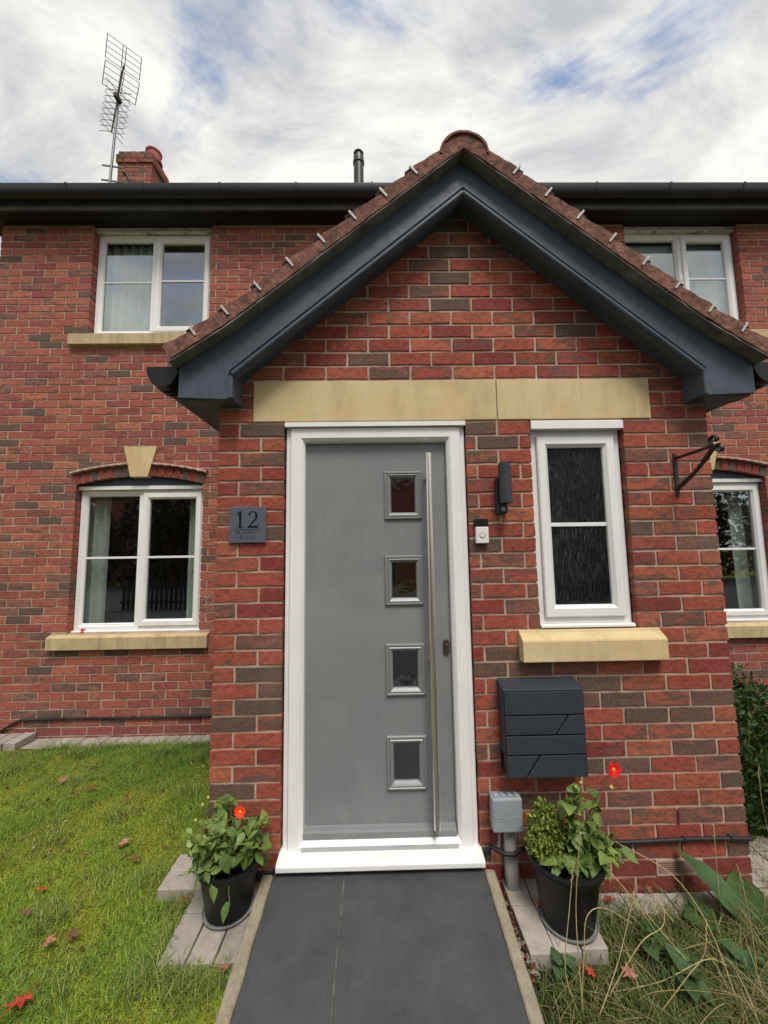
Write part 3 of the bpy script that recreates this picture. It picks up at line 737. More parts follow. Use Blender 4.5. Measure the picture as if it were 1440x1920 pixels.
    while x < 6.2:
        pr = [(gy+(gr+.005)*math.cos(math.pi+math.pi*i/n), gz+.004+(gr+.003)*1.75*math.sin(math.pi+math.pi*i/n)) for i in range(n+1)] + [(gy+(gr+.001)*math.cos(2*math.pi-math.pi*i/n), gz+.004+(gr+.001)*1.75*math.sin(2*math.pi-math.pi*i/n)) for i in range(n+1)]
        fix_normals(MB().prism_x(pr, x-.010, x+.010).build('gutter_bracket', 'gutter_black', gut)); x += .715
    # roof in stepped tile courses
    mb = MB(); pitch = math.radians(37); run = 5.15-1.46; nc = 20
    for i in range(nc):
        a, b = i/nc, (i+1)/nc
        y0, y1 = 1.46+run*a, 1.46+run*b; z0, z1 = 5.05+run*a*math.tan(pitch), 5.05+run*b*math.tan(pitch)
        mb.prism_x([(y0, z0-.02), (y1+.03, z1-.02), (y1+.03, z1+.012), (y0, z0+.03)], -3.15, 6.35)
    zr = 5.05+run*math.tan(pitch)
    mb.prism_x([(5.15, zr-.03), (8.8, 5.0), (8.8, 5.05), (5.15, zr+.02)], -3.15, 6.35)
    for s in (-2.93, 6.1): mb.prism_x([(HY, 4.9), (8.6, 4.9), (5.15, zr-.04)], s, s+.1)
    roof = fix_normals(mb.build('roof', 'dark_roof_tile', house))
    # chimney stack on the gable end
    c0, c1, cy0, cy1, ct = -3.345, -2.80, 3.80, 4.30, 8.135
    ch = MB().box(c0+.006, c1-.006, cy0+.006, cy1-.006, -.1, ct-.01).build('chimney', 'mortar', house)
    for k in range(18):
        z = ct-.012-BH-k*CRS; ov = .024 if k in (1, 2) else 0
        for b in lay(c0-ov, c1+ov, [k], ct, .222, c0+.1, 0, []):
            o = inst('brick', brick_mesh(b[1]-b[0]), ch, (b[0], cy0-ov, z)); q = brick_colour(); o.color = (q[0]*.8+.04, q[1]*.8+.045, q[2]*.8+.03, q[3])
        for b in lay(cy0-ov, cy1+ov, [k], ct, .222, cy0+(.0 if k % 2 else .11), 0, []):
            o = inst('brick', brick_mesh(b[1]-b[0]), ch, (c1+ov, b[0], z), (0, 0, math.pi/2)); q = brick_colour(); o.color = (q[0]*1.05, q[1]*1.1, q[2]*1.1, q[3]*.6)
    MB().lathe([(.0, .0), (.135, .0), (.135, .03), (.115, .05), (.108, .16), (.125, .18), (.125, .20), (.10, .20), (.09, .05), (0, .05)], (c1-.10, cy0+.20, ct-.02), 24).build('chimney_pot', 'terracotta', ch, smooth=40)
    MB().lathe([(.0, 0), (.076, 0), (.076, 1.45), (.088, 1.46), (.088, 1.50), (.076, 1.51), (.080, 1.57), (.062, 1.60), (.062, 1.63), (.078, 1.64), (.05, 1.675), (0, 1.68)], (.572, 3.5, 6.1), 24).build('flue', 'gutter_black', house, smooth=40)
build_house()

# ------------------------------------------------------------------ the porch
PW, PP, XC, TAN = 2.5165, .2197, 1.258, .803
DOOR = (.333, 1.2575, .16, 2.25); PWIN = (1.590, 2.074, 1.20, 2.25); LINT = (.170, 2.228, 2.252, 2.475); PSILL = (1.478, 2.178, 1.05, 1.20)
porch = thing('porch', (XC, 0, 0), 'gabled red brick entrance porch with navy bargeboards and a grey front door', 'porch')
def slope_z(d): return 3.594 - TAN*d if d < 1.15 else 3.594 - TAN*1.15 - .66*(d-1.15)
def build_porch():
    ops = [DOOR, PWIN]
    mb = wall_sheet(.005, PW-.005, -.12, 2.475, .005, .11, [exp(DOOR, .004), exp(PWIN)])
    zs = 3.558-TAN*1.25
    mb.prism_y([(.005, 2.475), (PW-.005, 2.475), (PW-.005, zs), (XC, 3.558), (.005, zs)], .005, .11)
    mb.box(.005, .11, .11, HY, -.12, zs); mb.box(PW-.11, PW-.005, .11, HY, -.12, zs)
    mb.box(.11, PW-.11, .11, HY, .12, .16)
    wall = mb.build('wall', 'mortar', porch, loc=Vector((XC, 0, 0)))
    def clip(zt):
        h = (3.572-zt)/TAN
        return None if h < .06 else (XC-h, XC+h)
    vent = (2.0665, 2.2925, .075, .150)
    omit = ops + [LINT, PSILL, vent]
    br = lay(0, PW, range(-17, 31), 2.25, PP, PP-.005, 1, omit, clip)
    rest = []
    def size(b):
        a = proj((b[0], 0, b[2])); c = proj((b[1], 0, b[2]+BH)); return (c[0]-a[0])*(a[1]-c[1])
    br.sort(key=lambda b: -size(b))
    for i, b in enumerate(br):
        col = brick_colour(b[3] >= 28)
        dy = random.uniform(-.0012, .0012)
        if i < 300:
            o = inst('brick', brick_mesh(b[1]-b[0]), wall, (b[0], dy, b[2])); o.color = col
        else: rest.append((b[1]-b[0], Matrix.Translation((b[0], dy, b[2])), col))
    for k in range(-4, 31):                      # side walls
        for s in (0, 1):
            y = .112 if (k % 2 == s) else .222
            while y < HY-.05:
                ln = min(.2097, HY-y)
                if s == 0: m = Matrix.Translation((0, y+ln, 2.25-k*CRS-.005-BH)) @ Matrix.Rotation(-math.pi/2, 4, 'Z')
                else: m = Matrix.Translation((PW, y, 2.25-k*CRS-.005-BH)) @ Matrix.Rotation(math.pi/2, 4, 'Z')
                rest.append((ln, m, brick_colour(k >= 28))); y += PP
    brick_field('brick_infill', rest, wall, (XC, 0, 0))
    # airbrick
    ab = MB().box(vent[0]+.003, vent[1]-.003, .010, .05, vent[2]+.004, vent[3]-.004).build('airbrick', 'anthracite_dark', porch)
    MB().frame_y(vent[0]+.003, vent[1]-.003, vent[2]+.004, vent[3]-.004, [(0, .03), (0, -.003), (.008, -.003), (.008, .03)]).build('frame', 'vent_clay', ab)
    for i in range(6):
        z = vent[2]+.0128+i*.0092; MB().box(vent[0]+.009, vent[1]-.009, -.002, .012, z, z+.0042).build('slat', 'vent_slat', ab)
    q = PY(1271, 1531, 0); wv = MB()
    for i in range(7): wv.box(q.x-.0042, q.x+.0042, -.0045, .02, q.z-.031+i*.0092, q.z-.0245+i*.0092)
    wv.build('weep_vent', 'weep_red', porch)
    # lintel in two stones
    for a, b in ((LINT[0]+.003, 1.4225), (1.4275, LINT[1]-.003)):
        MB().box(a, b, -.003, .09, LINT[2]+.004, LINT[3]-.006).build('lintel', 'sandstone', porch, bevel=.003)
    # window
    w = window(porch, PWIN[0]+.006, PWIN[1]-.006, 1.218, 2.205, .035, single=True, glass_mat='rain_glass', bar_z=1.712, head=(2.203, 2.248, .045, -.002, 'upvc'))
    w['label'] = 'narrow porch window with streaky obscured glass'
    s = MB()
    s.prism_x([(-.052, 1.056), (.09, 1.056), (.09, 1.196), (-.008, 1.196), (-.012, 1.186), (-.052, 1.160), (-.056, 1.152), (-.056, 1.060)], PSILL[0]+.003, PSILL[1]-.003)
    s.box(PSILL[0]+.004, PWIN[0]+.012, -.004, .089, 1.17, 1.1975); s.box(PWIN[1]-.012, PSILL[1]-.004, -.004, .089, 1.17, 1.1975)
    fix_normals(s.build('window_sill', 'sandstone', w, bevel=.003))
    # ---------------- front door
    fr = MB().frame_y(DOOR[0]+.006, DOOR[1]-.004, .16, 2.247, [(0, .10), (0, .022), (.003, .018), (.022, .018), (.024, .008), (.028, .004), (.076, .004), (.084, .010), (.094, .024), (.096, .056), (.096, .10)])
    fr.box(DOOR[0]+.004, DOOR[1]-.002, -.012, .03, 2.226, 2.248)
    door = fix_normals(fr.build('door', 'upvc', porch, smooth=30)); door['label'] = 'grey front door in a white frame with long steel bar handle and four small panes'
    cas = [(.8365, 1.0300, 1.751, 2.000), (.8345, 1.0280, 1.320, 1.567), (.8320, 1.0250, .885, 1.132), (.8300, 1.0225, .452, .698)]
    holes = [(a+.034, b-.034, c+.034, d-.034) for a, b, c, d in cas]
    leaf = wall_sheet(.4315, 1.1555, .246, 2.150, .050, .094, holes).build('door_leaf', 'door_grey', door)
    for a, b, c, d in cas:
        fix_normals(MB().frame_y(a, b, c, d, [(0, .052), (0, .043), (.004, .038), (.010, .037), (.014, .041), (.020, .036), (.026, .040), (.033, .046), (.036, .055), (.036, .075)]).build('glazing_cassette', 'cassette_grey', door, smooth=30))
        MB().box(a+.033, b-.033, .062, .066, c+.033, d-.033).build('pane', 'door_glass', door)
    hx0, hz0, hx1, hz1 = 1.0600, 2.078, 1.0570, .316
    h = MB().tube([(hx0, -.022, hz0), (hx0, -.022, hz0-.02), (hx1, -.022, hz1+.02), (hx1, -.022, hz1)], .0155, 24)
    for z in (1.955, 1.052, .415): h.tube([(hx0-.001, -.022, z), (hx0-.008, .02, z), (hx0-.010, .050, z)], .008, 12)
    h.build('handle', 'steel', door, smooth=40)
    lk = MB(); n = 24
    pl = [(1.1335+.0155*math.cos(2*math.pi*i/n), 1.1135+(.022 if math.sin(2*math.pi*i/n) > 0 else -.022)+.0155*math.sin(2*math.pi*i/n)) for i in range(n)]
    lk.prism_y(pl, .040, .050); lk.tube([(1.1335, .041, 1.120), (1.1335, .034, 1.120)], .009, 16); lk.box(1.130, 1.137, .034, .041, 1.100, 1.118)
    lk.build('lock', 'brass_dull', door, bevel=.002)
    MB().prism_x([(.050, .246), (.050, .300), (.040, .298), (.034, .286), (.022, .282), (.018, .262), (.030, .246)], .434, 1.154).build('weather_bar', 'cassette_grey', door)
    MB().prism_x([(-.004, .222), (.10, .222), (.10, .238), (.03, .240), (.012, .234), (.004, .236), (-.004, .232)], .430, 1.157).build('threshold', 'threshold_alu', door)
    MB().prism_x([(-.070, .186), (-.064, .182), (.10, .182), (.10, .221), (.0, .221), (-.050, .216), (-.064, .212), (-.070, .206)], DOOR[0]-.004, DOOR[1]+.004).build('door_sill', 'upvc', door, bevel=.003)
    MB().box(DOOR[0]+.01, DOOR[1]-.01, -.030, .05, .10, .182).build('sub_sill', 'anthracite_dark', door)
    # ---------------- gable: bargeboards, mouldings, soffits
    BY = -.120
    for s in (-1, 1):
        X = lambda d: XC+s*d
        poly = [(X(0), 3.586), (X(1.15), 3.586-TAN*1.15), (X(1.407), 2.484), (X(1.407), 2.340), (X(1.142), 2.330), (X(1.142), 2.432), (X(0), 3.384)]
        if s > 0: poly.reverse()
        bb = fix_normals(MB().prism_y(poly, BY, BY+.022).build('bargeboard', 'navy_paint', porch))
        m = MB()
        lo = lambda d: 3.384 - .8336*d
        for off, th, pr in ((.0, .060, .008),):
            q = [(X(0), lo(0)+off), (X(1.142), lo(1.142)+off), (X(1.142), lo(1.142)+th), (X(0), lo(0)+th)]
            m.prism_y(q if s > 0 else q[::-1], BY-pr, BY)
        m.box(min(X(1.142), X(1.172)), max(X(1.142), X(1.172)), BY-.008, BY, 2.331, lo(1.142)+.012)
        m.tube([(X(0), BY-.010, lo(0)+.020), (X(1.145), BY-.010, lo(1.145)+.020)], .0125, 10); m.tube([(X(1.152), BY-.010, 2.332), (X(1.152), BY-.010, lo(1.152)+.012)], .0105, 10)
        m.tube([(X(0), BY-.009, lo(0)+.052), (X(1.165), BY-.009, lo(1.165)+.052)], .007, 8)
        fix_normals(m.build('moulding', 'navy_paint', bb, smooth=40))
        q = [(X(0), lo(0)+.030), (X(1.142), lo(1.142)+.030), (X(1.142), lo(1.142)+.042), (X(0), lo(0)+.042)]
        MB().prism_y(q if s > 0 else q[::-1], BY+.022, .004).build('verge_soffit', 'navy_paint', bb)
        a, b = sorted((X(1.142), X(1.154))); MB().box(a, b, BY+.022, -.002, 2.331, lo(1.142)+.03).build('box_end', 'navy_paint', bb)
        a, b = sorted((X(1.154), X(1.405))); MB().box(a, b, BY+.022, -.004, 2.333, 2.345).build('box_base', 'navy_paint', bb)
        a, b = sorted((X(1.262), X(1.395))); MB().box(a, b, -.004, HY, 2.335, 2.347).build('soffit', 'navy_paint', porch)
        a, b = sorted((X(1.389), X(1.407))); MB().box(a, b, BY+.022, HY, 2.341, 2.470).build('fascia', 'navy_paint', porch)
        # half round gutter
        gx, gz, gr = X(1.487), 2.492, .074; n = 14
        prof = [(gx+gr*math.cos(math.pi+math.pi*i/n), gz+gr*1.35*math.sin(math.pi+math.pi*i/n)) for i in range(n+1)] + [(gx+(gr-.003)*math.cos(2*math.pi-math.pi*i/n), gz+(gr-.003)*1.35*math.sin(2*math.pi-math.pi*i/n)) for i in range(n+1)]
        gut = fix_normals(MB().prism_y(prof, -.115, HY-.02).build('gutter', 'black_plastic', porch, smooth=35))
        cap = [(gx+(gr+.004)*math.cos(math.pi+math.pi*i/n), gz+.003+(gr+.004)*1.35*math.sin(math.pi+math.pi*i/n)) for i in range(n+1)]
        fix_normals(MB().prism_y(cap, -.122, -.100).build('gutter_end', 'black_plastic', gut, bevel=.002))
        for yb in (-.06, -.03, .75):
            ring = [(gx+(gr+.006)*math.cos(math.pi+math.pi*i/n), gz+(gr+.006)*1.35*math.sin(math.pi+math.pi*i/n)) for i in range(n+1)] + [(gx+gr*math.cos(2*math.pi-math.pi*i/n), gz+gr*1.35*math.sin(2*math.pi-math.pi*i/n)) for i in range(n+1)]
            fix_normals(MB().prism_y(ring, yb, yb+.014).build('gutter_bracket', 'black_plastic', gut))
    # ---------------- roof: deck, undercloak, tiles, clips, ridge
    deck = MB()
    for s in (-1, 1):
        X = lambda d: XC+s*d
        q = [(X(0), 3.584), (X(1.15), 3.584-TAN*1.15), (X(1.41), slope_z(1.41)-.010), (X(1.41), slope_z(1.41)-.002), (X(1.15), 3.592-TAN*1.15), (X(0), 3.592)]
        deck.prism_y(q if s < 0 else q[::-1], -.060, HY-.01)
    roof = fix_normals(deck.build('roof', 'dark_roof_tile', porch))
    rr = random.Random(3)
    for s in (-1, 1):                           # undercloak boards, a little wavy, butted
        ds = [0, .52, 1.02, 1.425]
        for i in range(3):
            a, b = ds[i]+(.0 if i == 0 else .0015), ds[i+1]-.0015; n = 10; vs = []; fs = []
            for j in range(n+1):
                d = a+(b-a)*j/n; z = slope_z(d)-.003; w = rr.uniform(-.0025, .0025)
                x = XC+s*d
                vs += [(x, -.188+w, z-.004+w*.3), (x, -.188+w, z+.004), (x, -.061, z+.004), (x, -.061, z-.004)]
            for j in range(n):
                for q in range(4): fs.append((j*4+q, j*4+(q+1) % 4, (j+1)*4+(q+1) % 4, (j+1)*4+q))
            fs += [(0,1,2,3), (n*4+3, n*4+2, n*4+1, n*4)]
            fix_normals(MB().add(vs, fs).build('undercloak', 'undercloak', roof))
    def tile_mesh(wy, seed, lead=.078, tail=.056, body=True):
        r_ = random.Random(seed); n = 8; L_ = .232; vs = []; fs = []
        for j in range(n+1):
            x = L_*j/n; top = tail+(lead-tail)*j/n + r_.uniform(-.002, .002)
            if j == n: top -= .006
            for yy in (-wy/2, wy/2): vs += [(x, yy+r_.uniform(-.0015, .0015), .002+r_.uniform(0, .002)), (x, yy+r_.uniform(-.002, .002), top)]
        for j in range(n):
            p, q = j*4, (j+1)*4
            fs += [(p, q, q+1, p+1), (p+2, p+3, q+3, q+2), (p+1, q+1, q+3, p+3), (p, p+2, q+2, q)]
        fs += [(0, 1, 3, 2), (n*4, n*4+2, n*4+3, n*4+1)]
        o = fix_normals(MB().add(vs, fs).build('tile', 'roof_tile')); me = o.data; mid = o.location.copy(); bpy.data.objects.remove(o)
        for v in me.vertices: v.co += mid
        return me
    verge = [tile_mesh(.12, k) for k in range(4)]; body = [tile_mesh(.296, 20+k, .072, .050) for k in range(3)]
    o = MB().box(-.005, .005, -.0022, .0, .030, .084).box(-.005, .005, -.0022, .045, .084, .0865).build('tile_clip', 'clip_white'); clip_me = o.data; mid = o.location.copy(); bpy.data.objects.remove(o)
    for v in clip_me.vertices: v.co += mid
    o = MB().box(-.005, .030, .004, .05, .062, .088).build('tile_hook', 'anthracite_dark'); hook_me = o.data; mid = o.location.copy(); bpy.data.objects.remove(o)
    for v in hook_me.vertices: v.co += mid
    for s in (-1, 1):
        rz = 0 if s > 0 else math.pi
        for i in range(10):
            d1 = 1.412 if i == 0 else 1.286-.1515*(i-1); d0 = 1.286-.1515*i-.028
            if d0 < -.02: d0 = -.02
            z0, z1 = slope_z(max(d0, 0)), slope_z(d1); th = math.atan2(z0-z1, d1-d0)
            sc = math.hypot(d1-d0, z0-z1)/.232
            x = XC+s*d0
            vt = inst('tile', verge[(i+(s > 0)*2) % 4], roof, (x, -.132, z0+.001), (0, th, rz), (sc, 1, 1))
            for j in range(6):
                y = -.072+.149+.2975*j
                if y > HY-.1: break
                inst('tile', body[(i*2+j) % 3], roof, (x, y, z0+.001), (0, th, rz), (sc, 1, 1))
            if 0 <= i <= 8:
                dc = d1-.012-.1535*0
                if i == 0: continue
                e = .165
                dl = 1.286-.1515*(i-1)-.006
                if dl < .19: continue
                inst('tile_clip', clip_me, roof, (XC+s*dl, -.1950, slope_z(dl)+.001), (0, th, 0) if s > 0 else (0, -th, 0))
                inst('tile_hook', hook_me, roof, (XC+s*dl, -.180, slope_z(dl)+.004), (0, th, 0) if s > 0 else (0, math.pi*0-th, 0), (1 if s > 0 else -1, 1, 1))
    y = -.197
    rs = random.Random(8)
    while y < HY-.1:
        y1 = min(y+.45, HY-.02); n = 20
        arc = [(XC+.124*math.cos(math.pi*i/n)+rs.uniform(-.0015, .0015), 3.556+.124*math.sin(math.pi*i/n)+rs.uniform(-.0015, .0015)) for i in range(n+1)]
        arc = [a_ for a_ in arc if a_[1] > slope_z(abs(a_[0]-XC))+.004]
        fix_normals(MB().prism_y(arc+[(XC, 3.600)], y+.010, y1).build('ridge_tile', 'roof_tile', roof, smooth=40))
        if y < 0:
            inner = [(XC+.112*math.cos(math.pi-math.pi*i/n), 3.556+.112*math.sin(math.pi-math.pi*i/n)) for i in range(n+1)]; inner = [a_ for a_ in inner if a_[1] > slope_z(abs(a_[0]-XC))+.004]
            fix_normals(MB().prism_y(arc+inner, y, y+.010).build('ridge_rim', 'roof_tile', roof))
        y = y1
build_porch()

# ------------------------------------------------------------------ curtains, blinds behind the windows
def drape(name, x0, x1, z0, z1, Y, folds, amp, mat, label, cat, parent=None):
    n = int(folds*10); m = 6; vs = []; fs = []
    for j in range(m+1):
        for i in range(n+1):
            t = i/n; zz = z0+(z1-z0)*j/m
            vs.append((x0+(x1-x0)*t, Y+amp*math.sin(2*math.pi*folds*t+.3*j*.4)*(1.1-.25*j/m), zz))
    N1 = len(vs); vs += [(x, y+.004, z) for x, y, z in vs]
    for j in range(m):
        for i in range(n):
            a = j*(n+1)+i; fs += [(a, a+1, a+n+2, a+n+1), (N1+a, N1+a+n+1, N1+a+n+2, N1+a+1)]
    o = MB().add(vs, fs).build(name, mat, smooth=True)
    return tag(o, label, cat)
drape('curtain', -2.22, -1.84, .80, 2.30, HY+.19, 4, .025, 'curtain', 'pale curtain drawn to the left side of the ground floor window left of the porch', 'curtain')
drape('curtain', -1.06, -.88, .80, 2.30, HY+.19, 2.5, .02, 'curtain', 'narrow pale curtain at the right edge of the ground floor window left of the porch', 'curtain')
drape('curtain', -2.25, -1.44, 3.50, 4.82, HY+.19, 9, .028, 'blind', 'white net curtain hanging in the left pane of the upstairs window left of the gable', 'curtain')
drape('curtain', 4.34, 4.80, .80, 2.30, HY+.19, 3, .025, 'curtain', 'pale curtain in the ground floor window right of the porch', 'curtain')
def roller(x0, x1, z0, z1, Y, label):
    t = thing('roller_blind', ((x0+x1)/2, Y, z0), label, 'blind')
    MB().tube([(x0, Y+.02, z1), (x1, Y+.02, z1)], .022, 16).build('roller', 'blind', t, smooth=40)
    MB().box(x0+.01, x1-.01, Y-.002, Y, z0, z1).build('fabric', 'blind', t); MB().box(x0+.01, x1-.01, Y-.008, Y+.006, z0-.02, z0).build('bottom_bar', 'upvc', t, bevel=.003)
roller(3.40, 4.50, 3.70, 4.78, HY+.16, 'pale roller blind covering the upstairs window right of the gable')

# ------------------------------------------------------------------ house number sign (lettering drawn as strokes)
def glyph(mb, ch, ox, oz, h, y0, y1):
    """roman capitals and old-style numerals built from thick and thin strokes; returns the advance"""
    TK, TN = .135, .05
    def P(pts): mb.prism_y([(ox+x*h, oz+z*h) for x, z in pts], y0, y1)
    def bar(x0, z0, x1, z1): P([(x0, z0), (x1, z0), (x1, z1), (x0, z1)])
    def stem(x, w=TK, z0=0, z1=1, sb=True, st=True):
        bar(x, z0, x+w, z1)
        if sb: bar(x-.07, z0, x-.001, z0+.035); bar(x+w+.001, z0, x+w+.07, z0+.035)
        if st: bar(x-.07, z1-.035, x-.001, z1); bar(x+w+.001, z1-.035, x+w+.07, z1)
    def line(x0, z0, x1, z1, w): 
        P([(x0-w/2, z0), (x0+w/2, z0), (x1+w/2, z1), (x1-w/2, z1)] if z1 > z0 else [(x1-w/2, z1), (x1+w/2, z1), (x0+w/2, z0), (x0-w/2, z0)])
    def arc(cx, cz, rx, rz, a0, a1, thin=TN, thick=TK, n=18):
        for i in range(n):
            A = [math.radians(a0+(a1-a0)*(i+k)/n) for k in (0, 1)]
            q = []
            for a in A:
                w = thin+(thick-thin)*abs(math.cos(a))
                q.append(((cx+rx*math.cos(a), cz+rz*math.sin(a)), (cx+(rx-w)*math.cos(a), cz+(rz-(thin+.0*w))*math.sin(a))))
            pts = [q[0][0], q[1][0], q[1][1], q[0][1]]
            if a1 < a0: pts = pts[::-1]
            P(pts)
    if ch == 'P': stem(.08, st=False); bar(.01, .965, .08, 1); arc(.20, .735, .34, .265, -90, 90); return .66
    if ch == 'R': stem(.08, st=False); bar(.01, .965, .08, 1); arc(.20, .745, .33, .255, -90, 90); P([(.33, .50), (.62, 0), (.78, 0), (.46, .52)]); return .80
    if ch == 'O': arc(.43, .5, .42, .52, 0, 360, n=28); return .92
    if ch == 'C': arc(.43, .5, .42, .52, 42, 318, n=24); bar(.70, .70, .745, .95); return .84
    if ch == 'S': arc(.27, .745, .24, .265, 20, 270, n=16); arc(.27, .255, .26, .27, 90, -160, n=16); bar(.455, .74, .49, .95); bar(.02, .05, .055, .28); return .60
    if ch == 'E': stem(.08); bar(.215, .95, .56, 1); bar(.215, 0, .58, .05); bar(.215, .49, .46, .54); bar(.53, .83, .565, .95); bar(.55, .05, .585, .19); return .66
    if ch == 'L': stem(.08); bar(.215, 0, .57, .05); bar(.54, .05, .575, .2); return .64
    if ch == 'T': stem(.30, st=False); bar(.02, .95, .72, 1); bar(.02, .80, .055, .95); bar(.685, .80, .72, .95); return .76
    if ch == 'A': P([(.04, 0), (.09, 0), (.43, 1), (.385, 1)]); P([(.40, 1), (.47, 1), (.83, 0), (.67, 0)]); bar(.20, .32, .62, .365); bar(-.02, 0, .15, .035); bar(.58, 0, .90, .035); return .90
    if ch == '1': bar(.19, .04, .34, 1.0); bar(.06, 0, .48, .04); P([(.02, .80), (.03, .77), (.19, .84), (.19, .99)]); return .58
    if ch == '2':
        arc(.30, .70, .30, .30, 170, -25, .06, .15, 20)
        P([(.50, .66), (.59, .60), (.20, .13), (.04, .05)]); P([(.02, 0), (.62, 0), (.66, .22), (.63, .22), (.56, .12), (.04, .12)]); return .70
    return .4
def sign():
    c = ((PY(432, 951, -.012)+PY(500, 1018, -.012))/2); x0, x1, z0, z1 = .069, .2490, 1.6415, 1.8190
    t = thing('house_sign', (c.x, 0, z0), 'square slate grey house number plate reading 12 Prospect Place left of the door', 'sign')
    MB().box(x0, x1, -.014, -.006, z0, z1).build('plate', 'slate_sign', t, bevel=.002)
    MB().tube([(x0+.03, 0, z1-.03), (x0+.03, -.006, z1-.03)], .008, 10).tube([(x1-.03, 0, z0+.03), (x1-.03, -.006, z0+.03)], .008, 10).build('standoff', 'steel', t)
    def text(s, h, xc, z, gap):
        tmp = MB(); adv = [glyph(tmp, ch, 0, 0, 1, 0, 1) for ch in s]; w = sum(adv)*h+gap*h*(len(s)-1); mb = MB(); x = xc-w/2
        for ch, a in zip(s, adv): glyph(mb, ch, x, z, h if not (s[0] == ch and len(s) > 3 and s.index(ch) == 0) else h*1.12, -.0147, -.0141); x += (a+gap)*h
        return mb
    xc = (x0+x1)/2
    text('12', .083, xc, 1.7145, .12).build('numerals', 'sign_black', t)
    MB().box(x0+.020, x1-.022, -.0147, -.0141, 1.7060, 1.7082).build('rule', 'sign_black', t)
    text('PROSPECT', .0165, xc, 1.6830, .18).build('street_name', 'sign_black', t); text('PLACE', .0165, xc, 1.6590, .18).build('street_name', 'sign_black', t)
sign()

# ------------------------------------------------------------------ wall lamp, doorbell, bracket, letter box, socket, cables
def wall_lamp():
    t = thing('wall_lamp', (1.425, 0, 1.76), 'dark grey cylindrical wall light with motion sensor between door and porch window', 'wall light')
    MB().box(1.393, 1.449, -.030, -.002, 1.770, 1.945).build('back_box', 'anthracite', t, bevel=.003)
    MB().lathe([(0, .013), (.026, .013), (.0275, 0), (.0305, 0), (.0305, .030), (.0297, .031), (.0297, .033), (.0305, .034), (.0305, .165), (.0297, .166), (.0297, .168), (.0305, .169), (.0305, .196), (.0275, .196), (.026, .183), (0, .183)], (1.428, -.066, 1.815), 32).build('cylinder', 'anthracite', t, smooth=35)
    MB().lathe([(0, .0), (.02, .0)], (1.428, -.066, 1.8275), 24).build('lens', 'white_plastic', t)
    s = MB(); n = 12
    prof = [(.0135*math.cos(math.pi/2*i/5), .0135*math.sin(math.pi/2*i/5)) for i in range(6)]
    vs = [(1.424+r*math.cos(2*math.pi*j/n), -.030-h*.7, 1.789+r*math.sin(2*math.pi*j/n)) for r, h in prof for j in range(n)]
    fs = [(i*n+j, i*n+(j+1) % n, (i+1)*n+(j+1) % n, (i+1)*n+j) for i in range(5) for j in range(n)]
    s.add(vs, fs).build('sensor', 'grey_plastic', t, smooth=True)
    MB().tube([(1.424, -.029, 1.789), (1.424, -.033, 1.789)], .0165, 20).build('sensor_ring', 'anthracite_dark', t)
wall_lamp()
def doorbell():
    t = thing('doorbell', (1.317, 0, 1.622), 'white and black video doorbell beside the door frame', 'doorbell')
    x0, x1 = 1.2845, 1.3490
    MB().box(x0, x1, -.026, -.001, 1.7035, 1.7455).build('camera_head', 'black_plastic', t, bevel=.003)
    MB().box(x0+.001, x1-.001, -.028, -.001, 1.6220, 1.7030).build('body', 'white_plastic', t, bevel=.003)
    cx, cz = 1.3165, 1.662
    MB().tube([(cx, -.027, cz), (cx, -.0295, cz)], .0145, 28).build('button_ring', 'grey_plastic', t); MB().tube([(cx, -.028, cz), (cx, -.0305, cz)], .0110, 28).build('button', 'white_plastic', t, bevel=.001)
    MB().tube([(cx, -.026, 1.7235), (cx, -.0285, 1.7235)], .0085, 20).build('lens', 'anthracite_dark', t)
doorbell()
